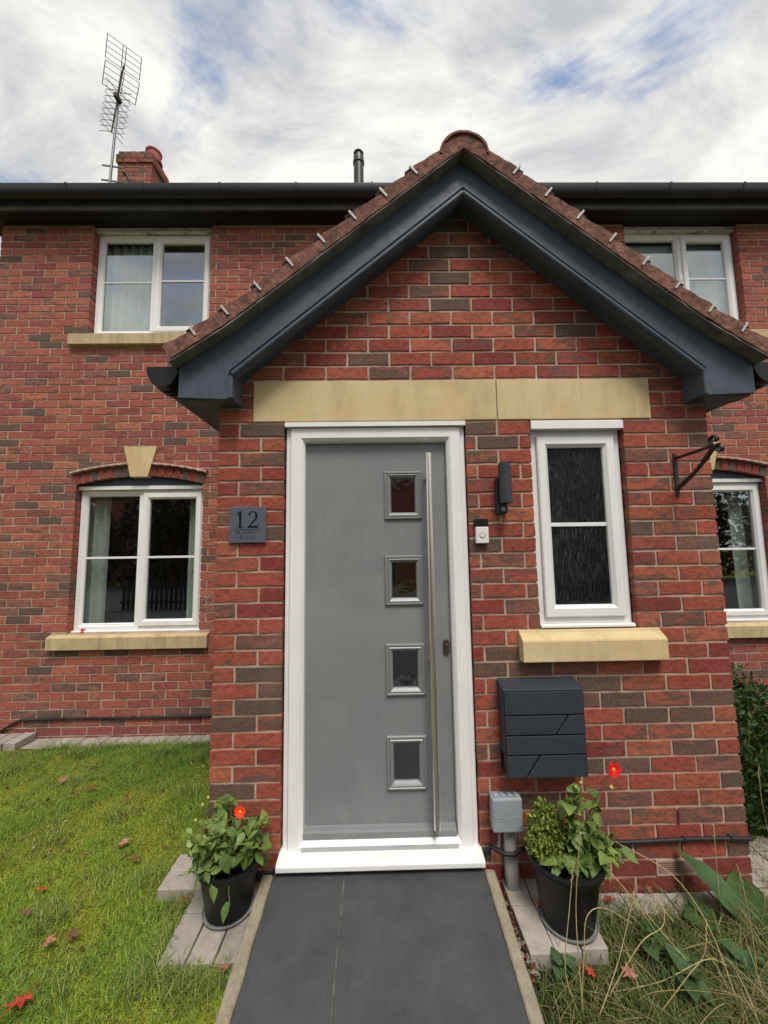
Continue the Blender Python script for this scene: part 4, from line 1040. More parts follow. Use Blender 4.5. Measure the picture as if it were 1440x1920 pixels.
def bracket():
    t = thing('basket_bracket', (2.328, 0, 1.845), 'black wrought iron hanging basket bracket with scrolled end on the porch wall', 'bracket')
    x = 2.328
    bp = MB().box(x-.010, x+.010, -.007, -.001, 1.846, 2.070).build('back_plate', 'iron', t, bevel=.002)
    for z in (1.862, 2.054): MB().tube([(x, -.006, z), (x, -.011, z)], .006, 10).build('screw', 'iron', bp, bevel=.001)
    MB().tube([(x, -.004, 2.040), (x, -.235, 2.046)], .0078, 8).build('arm', 'iron', t, smooth=50)
    # twisted square brace
    a, b = Vector((x, -.004, 1.885)), Vector((x, -.240, 2.045)); n = 30; vs = []; fs = []; d = (b-a).normalized(); u = Vector((1, 0, 0)); w = d.cross(u)
    for i in range(n+1):
        s = i/n; tw = 2*math.pi*1.0*min(1, max(0, (s-.3)/.4)); bow = .012*math.sin(math.pi*s)
        c = a+(b-a)*s - w*bow
        for k in range(4):
            q = tw+math.pi/4+k*math.pi/2; vs.append(c+(u*math.cos(q)+w*math.sin(q))*.0105)
    for i in range(n):
        for k in range(4): fs.append((i*4+k, i*4+(k+1) % 4, (i+1)*4+(k+1) % 4, (i+1)*4+k))
    fs += [(3,2,1,0), tuple(n*4+k for k in range(4))]
    MB().add(vs, fs).build('brace', 'iron', t)
    def scroll(cy, cz, r0, r1, a0, a1):
        n = 26; vs = []; fs = []
        for i in range(n+1):
            s = i/n; r = r0+(r1-r0)*s; q = math.radians(a0+(a1-a0)*s); y, z = cy+r*math.cos(q), cz+r*math.sin(q); ny, nz = math.cos(q)*.0032, math.sin(q)*.0032
            vs += [(x-.009, y-ny, z-nz), (x+.009, y-ny, z-nz), (x+.009, y+ny, z+nz), (x-.009, y+ny, z+nz)]
        for i in range(n):
            for k in range(4): fs.append((i*4+k, i*4+(k+1) % 4, (i+1)*4+(k+1) % 4, (i+1)*4+k))
        fs += [(3,2,1,0), tuple(n*4+k for k in range(4))]
        fix_normals(MB().add(vs, fs).build('scroll', 'iron', t, smooth=50))
    scroll(-.240, 2.072, .027, .007, -90, 300); scroll(-.266, 2.026, .022, .006, 80, -260)
bracket()
def letter_box():
    t = thing('letter_box', (1.552, 0, .565), 'anthracite wall letter box with panelled front and diagonal grooves', 'letter box')
    x0, x1 = 1.366, 1.734; yb, yf = -.002, -.094
    MB().prism_x([(yb, .575), (yf+.012, .575), (yf+.004, .60), (yf+.004, .935), (yf+.004, .952), (yb, .975)], x0+.004, x1-.004).build('body', 'anthracite_dark', t)
    for a, b in ((x0, x0+.004), (x1-.004, x1)):
        MB().prism_x([(yb, .66), (yf+.030, .66), (yf+.030, .590), (yf+.004, .572), (yf+.004, .945), (yb, .966)], a, b).build('side_panel', 'anthracite', t)
    MB().prism_x([(yb, .967), (yf-.004, .944), (yf-.004, .950), (yb, .975)], x0-.002, x1+.002).build('lid', 'anthracite', t, bevel=.002)
    y0, y1 = yf-.006, yf+.003
    rows = [(.843, .942), (.756, .836), (.671, .749), (.572, .664)]
    f0, f1 = x0+.003, x1-.003
    def panel(q): MB().prism_y(q, y0, y1).build('front_panel', 'anthracite', t, bevel=.0015)
    panel([(f0, rows[0][0]), (f1, rows[0][0]), (f1, rows[0][1]), (f0, rows[0][1])])
    a, b = rows[1]; panel([(f0, a), (1.592, a), (1.650, b), (f0, b)]); panel([(1.602, a), (f1, a), (f1, b), (1.660, b)])
    a, b = rows[2]; panel([(f0, a), (f1, a), (f1, b), (f0, b)])
    a, b = rows[3]; panel([(f0, a), (1.446, a), (1.512, b), (f0, b)]); panel([(1.456, a), (f1, a), (f1, b), (1.522, b)])
letter_box()
def socket():
    t = thing('socket_post', (1.37, -.03, .05), 'grey weatherproof outdoor socket box on a short post right of the door', 'socket')
    bx = MB().box(1.300, 1.436, -.078, -.030, .330, .474).build('box', 'grey_plastic', t, bevel=.008)
    MB().box(1.304, 1.432, -.030, -.004, .336, .468).build('back_box', 'grey_post', t, bevel=.004)
    for i in range(4): MB().box(1.312+.031*i, 1.334+.031*i, -.066, -.040, .474, .481).build('hinge', 'grey_plastic', bx, bevel=.002)
    n = 18; vs = [];
    w = MB().tube([(1.306+.124*i/n, -.0785, .392+.006*math.sin(i*.6)) for i in range(n+1)], .0012, 6).build('wave_rib', 'grey_plastic', bx, smooth=True)
    # post: oval upright with a sloping flat face
    prof = []; n = 20; vs = []; fs = []
    lv = [(.060, .030, .026, -.040), (.135, .032, .028, -.040), (.160, .032, .026, -.038), (.250, .028, .018, -.030), (.335, .024, .015, -.026)]
    for z, rx, ry, cy in lv:
        for j in range(n):
            a = 2*math.pi*j/n; ex = lambda v: math.copysign(abs(v)**.75, v); vs.append((1.385+rx*ex(math.cos(a)), cy+ry*ex(math.sin(a)), z))
    for i in range(len(lv)-1):
        for j in range(n): fs.append((i*n+j, i*n+(j+1) % n, (i+1)*n+(j+1) % n, (i+1)*n+j))
    fs += [tuple(range(n-1, -1, -1)), tuple((len(lv)-1)*n+j for j in range(n))]
    MB().add(vs, fs).build('post', 'grey_post', t, smooth=40)
    MB().tube([(1.343, -.016, .336), (1.343, -.016, .262), (1.336, -.016, .235)], .008, 10).build('conduit', 'grey_post', t, smooth=40)
socket()
def cables():
    pts = [(1.262, -.010, .178), (1.280, -.014, .212), (1.300, -.016, .236), (1.345, -.072, .243), (1.385, -.076, .241), (1.43, -.050, .242), (1.50, -.016, .240)]
    x = 1.56
    while x < 2.5: pts.append((x, -.013, .2385+.003*math.sin(x*9))); x += .09
    pts += [(2.515, -.011, .234), (2.528, .01, .234), (2.530, .3, .232), (2.530, 1.0, .230), (2.540, 1.66, .228)]
    o = MB().tube(pts, .0095, 10).build('cable', 'cable', smooth=50); tag(o, 'black cable clipped along the base of the porch wall right of the door', 'cable')
    for x in (1.80, 2.20, 2.42): MB().box(x-.004, x+.004, -.024, -.001, .225, .252).build('cable_clip', 'cable', o, bevel=.002)
    pts = [(-2.95, HY-.03, -.02), (-2.55, HY-.018, .055), (-2.46, HY-.016, .110), (-2.38, HY-.014, .148)]
    x = -2.30
    while x < -.05: pts.append((x, HY-.012, .150-.006*(x+2.3)/2.2+.003*math.sin(x*6))); x += .12
    o = MB().tube(pts, .010, 8).build('cable', 'cable', smooth=50); tag(o, 'black cable running along the foot of the house wall under the left window', 'cable')
    for x in (-2.0, -1.4, -.8, -.3): MB().box(x-.004, x+.004, HY-.024, HY-.001, .133, .162).build('cable_clip', 'cable', o, bevel=.002)
    o = MB().tube([(.02, -.012, .145), (.12, -.014, .140), (.22, -.014, .142), (.30, -.016, .150), (.33, -.014, .165)], .009, 8).build('cable', 'cable', smooth=50); tag(o, 'short black cable at the foot of the wall left of the door behind the pot', 'cable')
cables()

# ------------------------------------------------------------------ television aerial
def aerial():
    base = PY(206, 338, 3.66); top = PY(219, 190, 3.66); top.x = base.x+.06
    t = thing('tv_aerial', (base.x, 3.66, 7.0), 'grey rooftop television aerial on a mast beside the chimney', 'aerial')
    zb = top.z
    mast = MB().tube([(base.x-.03, 3.66, 6.6), (top.x, 3.66, zb+.06)], .019, 10).build('mast', 'aluminium', t, smooth=50)
    for z in (7.45, 7.70):
        MB().tube([(base.x-.12, 3.64, z), (base.x+.19, 3.69, z)], .014, 6).build('clamp_arm', 'aluminium', t)
    MB().tube([(-3.24, 3.79, 7.35), (-3.15, 3.785, 7.52), (-3.14, 3.785, 7.60), (-3.20, 3.79, 7.72), (-3.25, 3.79, 7.74)], .014, 8).build('chimney_loop', 'cable', t)
    near = PZ(232, 122, zb); far = PZ(209, 248, zb); d = (far-near); L_ = d.length; d.normalize(); side = Vector((d.y, -d.x, 0)); up = Vector((0, 0, 1))
    MB().tube([near, far], .012, 8).build('boom', 'aluminium', t, smooth=50)
    for i in range(8):                                     # cross shaped directors
        c = near+d*(L_*(.36+.64*i/7)); e = MB(); w = .165
        for sx in (-1, 1):
            for sz in (-1, 1): e.tube([c+side*sx*.01, c+side*sx*.06+up*sz*.02, c+side*sx*w+up*sz*.10], .006, 6)
        e.build('director', 'aluminium', t)
    for sz in (-1, 1):                                      # corner reflector grids
        g = MB()
        ends = []
        for k in range(5):
            c = near+d*(.10-.03*k)+up*(.04+.065*k) if sz > 0 else near+d*(.06+.085*k)-up*(.05+.012*k)
            g.tube([c-side*.215, c+side*.215], .0045, 6); ends.append(c)
        for sx in (-.215, -.02, .02, .215):
            g.tube([ends[0]+side*sx, ends[-1]+side*sx], .0055, 6)
        g.build('reflector', 'aluminium', t)
    m = near+d*(L_*.45); MB().box(m.x-.03, m.x+.03, m.y-.06, m.y+.06, zb-.05, zb+.03).build('junction_box', 'cable', t, bevel=.006)
aerial()

# ------------------------------------------------------------------ leaves, pots and plants
def leaf_mesh(name, mat, width=.5, fold=.12, droop=.25, serr=0.0, n=6, seed=0):
    """one leaf, 1 long, lying along +x, slightly folded and drooping"""
    r = random.Random(seed); vs = []; fs = []
    for i in range(n+1):
        t = i/n; w = width/2*(math.sin(math.pi*min(1, t**.8*1.0))**.9 if 0 < t < 1 else .02); w *= 1+serr*(1 if i % 2 else -1)
        z = -droop*t*t; tw = r.uniform(-.02, .02)
        vs += [(t, -w, z+fold*w*2+tw), (t, 0, z), (t, w, z+fold*w*2-tw)]
    for i in range(n):
        a = i*3; fs += [(a, a+3, a+4, a+1), (a+1, a+4, a+5, a+2)]
    me = bpy.data.meshes.new(name); me.from_pydata(vs, [], fs); me.polygons.foreach_set('use_smooth', [True]*len(fs)); me.update(); me.materials.append(MATS[mat]); return me
DAHLIA = [leaf_mesh('leaf', 'dahlia_leaf', .56+.06*k, .14, .10+.12*k, .05, 8, k) for k in range(4)]
BRIGHT = [leaf_mesh('leaf', 'bright_leaf', .58, .12, .15, .03, 6, 9+k) for k in range(2)]
foliage('pale_leaf', None, (0.17, 0.23, 0.06), (0.36, 0.40, 0.14), 0.25, 0.55)
PALE = [leaf_mesh('leaf', 'pale_leaf', .36+.08*k, .12, .15, .08, 6, 50+k) for k in range(3)]
DOCK = [leaf_mesh('leaf', 'dock_leaf', .58, .16, .35, .02, 10, 30+k) for k in range(2)]
def lathe_pot(t, c, zb, rb, rt, h, rim):
    MB().lathe([(0, .004), (rb*.9, 0), (rb, .006), (rb+(rt-rb)*.86, h-.032), (rt-.002, h-.030), (rt+rim*.6, h-.024), (rt+rim, h-.012), (rt+rim*.7, h-.002), (rt, h), (rt-.010, h-.004), (rt-.014, h-.03), (rt-.018, h-.05)], (c[0], c[1], zb), 48).build('body', 'black_plastic', t, smooth=50)
    v = [(c[0], c[1], zb+h-.035)]; n = 32
    rr = random.Random(2); vs = [(c[0], c[1], zb+h-.030)]; fs = []
    for k in range(1, 6):
        for j in range(n): a = 2*math.pi*j/n; q = (rt-.014)*k/5; vs.append((c[0]+q*math.cos(a), c[1]+q*math.sin(a), zb+h-.034+rr.uniform(-.004, .004)))
    for j in range(n): fs.append((0, 1+j, 1+(j+1) % n))
    for k in range(4):
        for j in range(n): fs.append((1+k*n+j, 1+(k+1)*n+j, 1+(k+1)*n+(j+1) % n, 1+k*n+(j+1) % n))
    MB().add(vs, fs).build('soil', 'soil', t, smooth=True)
    MB().lathe([(0, .002), (rb+.004, 0), (rb+.010, .004), (rb+.014, .014), (rb+.011, .014), (rb+.006, .007), (0, .006)], (c[0], c[1], zb-.008), 40).build('saucer', 'saucer_grey', t, smooth=50)
def bloom(t, pos, aim, npet, r, mat):
    aim = Vector(aim).normalized(); q = aim.to_track_quat('Z', 'Y'); Rm = q.to_matrix()
    eye = MB(); n = 12
    vs = []; fs = []
    for i in range(4):
        rr_ = r*.26*math.cos(math.pi/2*i/4); h = r*.14*math.sin(math.pi/2*i/4)+r*.03
        for j in range(n): a = 2*math.pi*j/n; vs.append(Vector(pos)+Rm @ Vector((rr_*math.cos(a), rr_*math.sin(a), h)))
    for i in range(3):
        for j in range(n): fs.append((i*n+j, i*n+(j+1) % n, (i+1)*n+(j+1) % n, (i+1)*n+j))
    fs.append(tuple(3*n+j for j in range(n)))
    f = eye.add(vs, fs).build('flower', 'flower_eye', t, smooth=True)
    rs = random.Random(int(r*1e4))
    pet = leaf_mesh('petal', mat, .62, .10, .12, 0, 5, 5)
    for i in range(npet):
        a = 2*math.pi*i/npet+rs.uniform(-.08, .08)
        M3 = Rm @ Euler((0, -.25+rs.uniform(-.15, .1), a)).to_matrix() if False else Rm @ Matrix.Rotation(a, 3, 'Z') @ Matrix.Rotation(-.18+rs.uniform(-.18, .12), 3, 'Y')
        o = bpy.data.objects.new('petal', pet); COL.objects.link(o); o.parent = f
        o.location = Vector(pos)+M3 @ Vector((r*.14, 0, 0)) - wloc(f); o.rotation_euler = M3.to_euler(); o.scale = (r*.9, r*rs.uniform(.85, 1.05), r*.9)
    return f
def leafy(t, stems, meshes, rs, size, per, spread=.6, leaf_name='leaf'):
    for path in stems:
        pts = [Vector(p) for p in path]
        for k in range(per):
            s = .35+.65*(k+.5)/per; x = s*(len(pts)-1); i = min(int(x), len(pts)-2); p = pts[i].lerp(pts[i+1], x-i)
            for sd_ in ((0, 1) if rs.random() < .6 else (0,)):
                az = rs.uniform(0, 2*math.pi); el = rs.uniform(-.75, .85)
                L_ = size*rs.uniform(.65, 1.15)
                inst(leaf_name, rs.choice(meshes), t, p, (rs.uniform(-.9, .9), el, az), (L_, L_*rs.uniform(.85, 1.15), L_))
def curve(a, b, bow, n=6, rs=random):
    a, b = Vector(a), Vector(b); o = Vector((rs.uniform(-1, 1), rs.uniform(-1, 1), 0))*bow
    return [a.lerp(b, i/n)+o*math.sin(math.pi*i/n) for i in range(n+1)]
def bud(mb, p, r, d): 
    d = Vector(d).normalized(); mb.tube([Vector(p), Vector(p)+d*r*.6, Vector(p)+d*r*1.4, Vector(p)+d*r*2.2], [r*.35, r, r*.8, r*.1], 8)
def left_pot():
    c, zb = (.152, -.128), .108
    t = thing('flower_pot', (*c, zb-.008), 'smaller black plastic plant pot on the paving left of the path', 'pot', 'plant pots beside the path')
    lathe_pot(t, c, zb, .092, .120, .195, .011)
    rs = random.Random(21); z0 = zb+.165
    p = thing('dahlia', (*c, z0), 'bushy dahlia with one small orange-red flower in the left pot', 'plant')
    stems = []
    for i in range(26):
        a = 2*math.pi*i/26+rs.uniform(-.2, .2); rr_ = rs.uniform(.03, .19); h = rs.uniform(.07, .26)*(1.12-rr_*2.0)
        stems.append(curve((c[0]+.05*math.cos(a), c[1]+.05*math.sin(a), z0), (c[0]+rr_*math.cos(a)-.005, c[1]+rr_*math.sin(a)*.9, z0+h), .012, 5, rs))
    fp = PY(450, 1522, -.14); stems.append(curve((c[0], c[1], z0), fp+Vector((0, .006, -.008)), .01, 6, rs))
    m = MB()
    for s in stems: m.tube(s, [.0032]*3+[.0024]*(len(s)-3), 6)
    m.build('stem', 'stem_green', p, smooth=True)
    lacy = []
    for i in range(16):
        a = rs.uniform(2.0, 4.6); rr_ = rs.uniform(.08, .21); lacy.append(curve((c[0]-.04, c[1], z0), (c[0]+rr_*math.cos(a), c[1]+rr_*math.sin(a)*.8, z0+rs.uniform(.03, .20)), .015, 5, rs))
    m2 = MB()
    for s in lacy: m2.tube(s, .0018, 5)
    m2.build('side_stem', 'stem_green', p, smooth=True); leafy(p, lacy, PALE, rs, .034, 6)
    leafy(p, stems, DAHLIA, rs, .054, 6); leafy(p, stems[3:11], BRIGHT, rs, .046, 2)
    hang = MB()
    for (px, py, yy) in ((398, 1545, -.16), (388, 1570, -.18), (430, 1690, -.30), (375, 1640, -.22), (505, 1600, -.10), (500, 1575, -.10), (460, 1600, -.2), (440, 1560, -.12), (475, 1560, -.12), (420, 1600, -.24), (395, 1660, -.26)):
        q = PY(px, py, yy); L_ = rs.uniform(.045, .065); inst('leaf', rs.choice(DAHLIA), p, q, (rs.uniform(-.4, .4), rs.uniform(.2, .9), rs.uniform(-2.6, -.5)), (L_, L_, L_))
        hang.tube(curve((c[0]+.4*(q.x-c[0]), c[1]+.4*(q.y-c[1]), max(z0+.02, q.z+.02)), q, .006, 5, rs), .0016, 5)
    hang.build('leaf_stalk', 'stem_green', p, smooth=True)
    bloom(p, fp, (-.05, -1, .25), 9, .0265, 'petal_orange')
    m = MB(); b = MB()
    for px, py, yy in ((391, 1498, -.12), (379, 1512, -.14), (368, 1541, -.16), (362, 1580, -.18), (383, 1572, -.17)):
        q = PY(px, py, yy); m.tube(curve((c[0]-.03, c[1], z0+.1), q, .015, 5, rs), .0014, 5); b = MB(); bud(b, q, .0065, (rs.uniform(-.4, .4), 0, 1)); b.build('bud', 'bud', p, smooth=True)
    m.build('bud_stem', 'stem_red', p)
left_pot()
def leaf_cloud(name, parent, c, rad, n, size, cols, rs, mat='leafmass', flat=1.0, shell=.45, wl=.5):
    """many small folded leaves through an ellipsoid"""
    u = rs.normal(size=(n, 3)); u /= np.linalg.norm(u, axis=1)[:, None]; k = shell+(1-shell)*rs.random(n)**.5
    lump = 1+.18*np.sin(u[:, 0]*5+c[0]*7)*np.cos(u[:, 2]*6+c[1]*3)+.10*np.sin(u[:, 1]*11+3)
    P_ = np.array(c)+u*np.array(rad)*(k*lump)[:, None]
    d = rs.normal(size=(n, 3)); d += u*.9; d[:, 2] += .25; d /= np.linalg.norm(d, axis=1)[:, None]
    s = np.cross(d, rs.normal(size=(n, 3))); s /= np.linalg.norm(s, axis=1)[:, None]; nn = np.cross(d, s)
    L_ = (size*(.6+.8*rs.random(n)))[:, None]
    V = np.stack([P_, P_+d*L_*.5+s*L_*wl*.5+nn*L_*.08, P_+d*L_, P_+d*L_*.5-s*L_*wl*.5+nn*L_*.08], 1).reshape(-1, 3)
    i = np.arange(n)*4; F = np.stack([i, i+1, i+2, i+3], 1)
    cols = np.array(cols); cc = cols[rs.integers(0, len(cols), n)]*(.75+.5*rs.random(n))[:, None]
    return tag(raw(name, V, F, mat, parent, np.repeat(cc, 4, 0), 'bladecol', c), kind='stuff')
def right_pot():
    c, zb = (1.560, -.195), .088
    t = thing('flower_pot', (*c, zb-.008), 'larger black plastic plant pot on the paving right of the path', 'pot', 'plant pots beside the path')
    lathe_pot(t, c, zb, .100, .138, .240, .013)
    rs = random.Random(33); z0 = zb+.20
    bc = (1.500, -.170, .405)
    b = thing('box_shrub', (bc[0], bc[1], z0), 'small clipped yellow-green box shrub in the right pot', 'shrub')
    leaf_cloud('foliage', b, bc, (.072, .072, .105), 2100, .017, [(.13, .19, .025), (.22, .29, .04), (.34, .41, .08), (.07, .11, .02)], RNG, shell=.35)
    leaf_cloud('foliage', b, (1.475, -.20, .36), (.062, .06, .07), 900, .017, [(.22, .29, .04), (.36, .42, .09), (.09, .14, .025)], RNG, shell=.35)
    m = MB()
    for i in range(7): m.tube(curve((bc[0]+rs.uniform(-.02, .02), bc[1]+rs.uniform(-.02, .02), z0-.02), (bc[0]+rs.uniform(-.05, .05), bc[1]+rs.uniform(-.05, .05), bc[2]+.06), .01, 4, rs), .0028, 6)
    m.build('stem', 'bark', b)
    lo = thing('bedding_plant', (1.63, -.24, z0), 'low patch of small round leaves at the right edge of the right pot', 'plant')
    leaf_cloud('foliage', lo, (1.620, -.225, z0+.03), (.05, .06, .035), 500, .016, [(.10, .17, .03), (.16, .24, .04)], RNG, shell=.2, wl=.8)
    # tall dahlia
    p = thing('dahlia', (1.585, -.19, z0), 'tall leggy dahlia with one bright red flower in the right pot', 'plant')
    stems = []
    for px, py, yy in ((1090, 1470, -.20), (1125, 1490, -.18), (1155, 1560, -.16), (1062, 1490, -.22), (1075, 1475, -.20), (1110, 1560, -.24), (1165, 1590, -.2), (1085, 1610, -.26), (1125, 1620, -.24), (1145, 1600, -.28), (1045, 1620, -.28), (1120, 1540, -.2), (1080, 1540, -.2)):
        q = PY(px, py, yy); stems.append(curve((1.60+rs.uniform(-.03, .03), -.19+rs.uniform(-.03, .03), z0), q, .02, 6, rs))
    fp = PY(1150, 1443, -.20); fs_ = curve((1.60, -.19, z0), fp+Vector((0, .008, -.004)), .02, 8, rs)
    m = MB()
    for s in stems: m.tube(s, .0030, 6)
    m.tube(fs_, .0024, 6); m.build('stem', 'stem_green', p, smooth=True)
    leafy(p, stems, DAHLIA, rs, .066, 8); leafy(p, stems[6:10], BRIGHT, rs, .05, 2)
    bloom(p, fp, (.10, -1, .1), 7, .034, 'petal_red')
    b2 = MB(); q = PY(1145, 1472, -.2); m2 = MB().tube(curve((1.60, -.19, z0+.25), q, .01, 5, rs), .0015, 5); m2.build('bud_stem', 'stem_red', p)
    for q_, r_, d_ in ((q, .009, (.1, -.2, -1)), (PY(1089, 1470, -.2), .006, (0, 0, 1)), (PY(1080, 1478, -.2), .006, (-.3, 0, 1))):
        b2 = MB(); bud(b2, q_, r_, d_); b2.build('bud', 'bud', p, smooth=True)
        if r_ < .008: MB().tube(curve((1.60, -.19, z0+.15), q_, .01, 5, rs), .0015, 5).build('bud_stem', 'stem_green', p)
right_pot()
def dock():
    base = PZ(1400, 1735, .03); t = thing('dock_plant', base, 'broad-leaved dark green dock plant at the right edge of the garden bed', 'plant')
    for px, py, yy, az, el, L_ in ((1385, 1725, base.y, 2.1, -.95, .24), (1400, 1735, base.y, .35, -.35, .24), (1395, 1740, base.y, 3.0, -.15, .17), (1420, 1745, base.y, -.5, -.2, .2), (1398, 1745, base.y, -2.4, -.2, .15), (1415, 1730, base.y, 1.2, -.6, .2)):
        q = PY(px, py, yy); inst('leaf', random.choice(DOCK), t, q, (random.uniform(-.3, .3), el, az), (L_, L_*1.05, L_))
    b2 = PZ(1320, 1735, .02); t2 = thing('dock_plant', b2, 'young round-leaved weed among the grass below the airbrick', 'plant')
    for k in range(6):
        L_ = random.uniform(.05, .085); inst('leaf', random.choice(DOCK), t2, b2+Vector((random.uniform(-.02, .02), random.uniform(-.02, .02), .02)), (random.uniform(-.3, .3), random.uniform(-.9, -.2), k*1.05), (L_, L_*1.9, L_))
    for px, py, lab, k0, sz in ((1225, 1790, 'low leafy weed in the rough grass right of the right pot', 7, .06), (1290, 1850, 'broad-leaved weed low in the rough grass at the bottom right', 8, .075), (1400, 1830, 'leafy weed at the right edge below the dock leaves', 8, .07), (1060, 1835, 'small weed growing in front of the paving blocks by the right edging', 6, .045)):
        b3 = PZ(px, py, .02); t3 = thing('weed', b3, lab, 'weed', 'broad-leaved weeds in the rough grass')
        for k in range(k0*2):
            L_ = sz*random.uniform(.7, 1.25); inst('leaf', random.choice(DOCK), t3, b3+Vector((random.uniform(-.03, .03), random.uniform(-.03, .03), random.uniform(.01, .06))), (random.uniform(-.4, .4), random.uniform(-1.0, -.1), k*2.4+random.uniform(-.3, .3)), (L_, L_*1.3, L_))
dock()
def shrubs():
    rg = np.random.default_rng(4)
    b = thing('shrub', (3.15, .75, 0), 'dark green leafy weeds and shrub growing in the corner right of the porch', 'shrub')
    greens = [(.025, .055, .014), (.045, .09, .02), (.07, .13, .03), (.035, .07, .016)]
    for c, r_, n in (((2.95, .45, .16), (.26, .3, .24), 1700), ((3.35, .80, .26), (.45, .4, .32), 2600), ((3.05, 1.15, .26), (.34, .3, .30), 2000), ((3.7, .35, .2), (.4, .35, .25), 1500), ((3.6, 1.35, .30), (.4, .22, .36), 1800)):
        leaf_cloud('foliage', b, c, r_, n, .055, greens, rg, shell=.15, wl=.42)
    m = MB(); rs = random.Random(6)
    for i in range(16): a = (3.1+rs.uniform(-.35, .5), .8+rs.uniform(-.5, .5), 0); m.tube(curve(a, (a[0]+rs.uniform(-.2, .2), a[1]+rs.uniform(-.1, .1), rs.uniform(.25, .6)), .06, 5, rs), .003, 5)
    m.build('stem', 'stem_green', b)
    w = thing('dry_weed', (3.62, 1.45, 0), 'brown seeding weed standing against the house wall right of the porch', 'weed')
    m = MB()
    tips = []
    for i in range(9): q = (3.60+rs.uniform(-.12, .16), 1.50+rs.uniform(-.08, .1), rs.uniform(.75, 1.18)); m.tube(curve((3.62, 1.45, 0), q, .05, 6, rs), .0035, 5); tips.append(q)
    m.build('stem', 'stem_red', w)
    for q in tips[:6]: leaf_cloud('seed_head', w, (q[0], q[1], q[2]-.06), (.03, .03, .11), 90, .025, [(.12, .07, .04), (.18, .11, .06)], rg, shell=.1, wl=.4)
shrubs()

# ------------------------------------------------------------------ grass
def blades(name, x, y, z, h, lean_az, lean, width, col, curl=1.0, seg=3):
    """one mesh of tapered, bending blades"""
    n = len(x); t = np.linspace(0, 1, seg+1); V = []; 
    ca, sa = np.cos(lean_az), np.sin(lean_az); px, py = -sa, ca
    jit = RNG.uniform(-.5, .5, n)
    for k, s in enumerate(t):
        off = lean*h*(s**(1+.7*curl)); zz = z + h*(s - .32*lean*s*s)
        side = off*.25*jit
        cx = x+ca*off+px*side; cy = y+sa*off+py*side; w = width*(1-s)**.7*.5
        if k < seg: V.append(np.stack([cx-px*w, cy-py*w, zz], 1)); V.append(np.stack([cx+px*w, cy+py*w, zz], 1))
        else: V.append(np.stack([cx, cy, zz], 1))
    m = len(V); V = np.stack(V, 1).reshape(-1, 3); b = np.arange(n)*m; F = []
    for k in range(seg-1): F += [np.stack([b+2*k, b+2*k+1, b+2*k+3], 1), np.stack([b+2*k, b+2*k+3, b+2*k+2], 1)]
    F.append(np.stack([b+2*seg-2, b+2*seg-1, b+2*seg], 1))
    c = np.repeat(col, m, 0)
    return tag(raw(name, V, np.concatenate(F), 'blade', None, c, 'bladecol'), kind='stuff')
def nz(x, y, f, ph): return np.sin(x*f+ph)*np.cos(y*f*1.17-ph*1.7)+.6*np.sin(x*f*2.3-y*f*1.9+ph*2)+.4*np.sin(x*f*4.1+y*f*3.3)
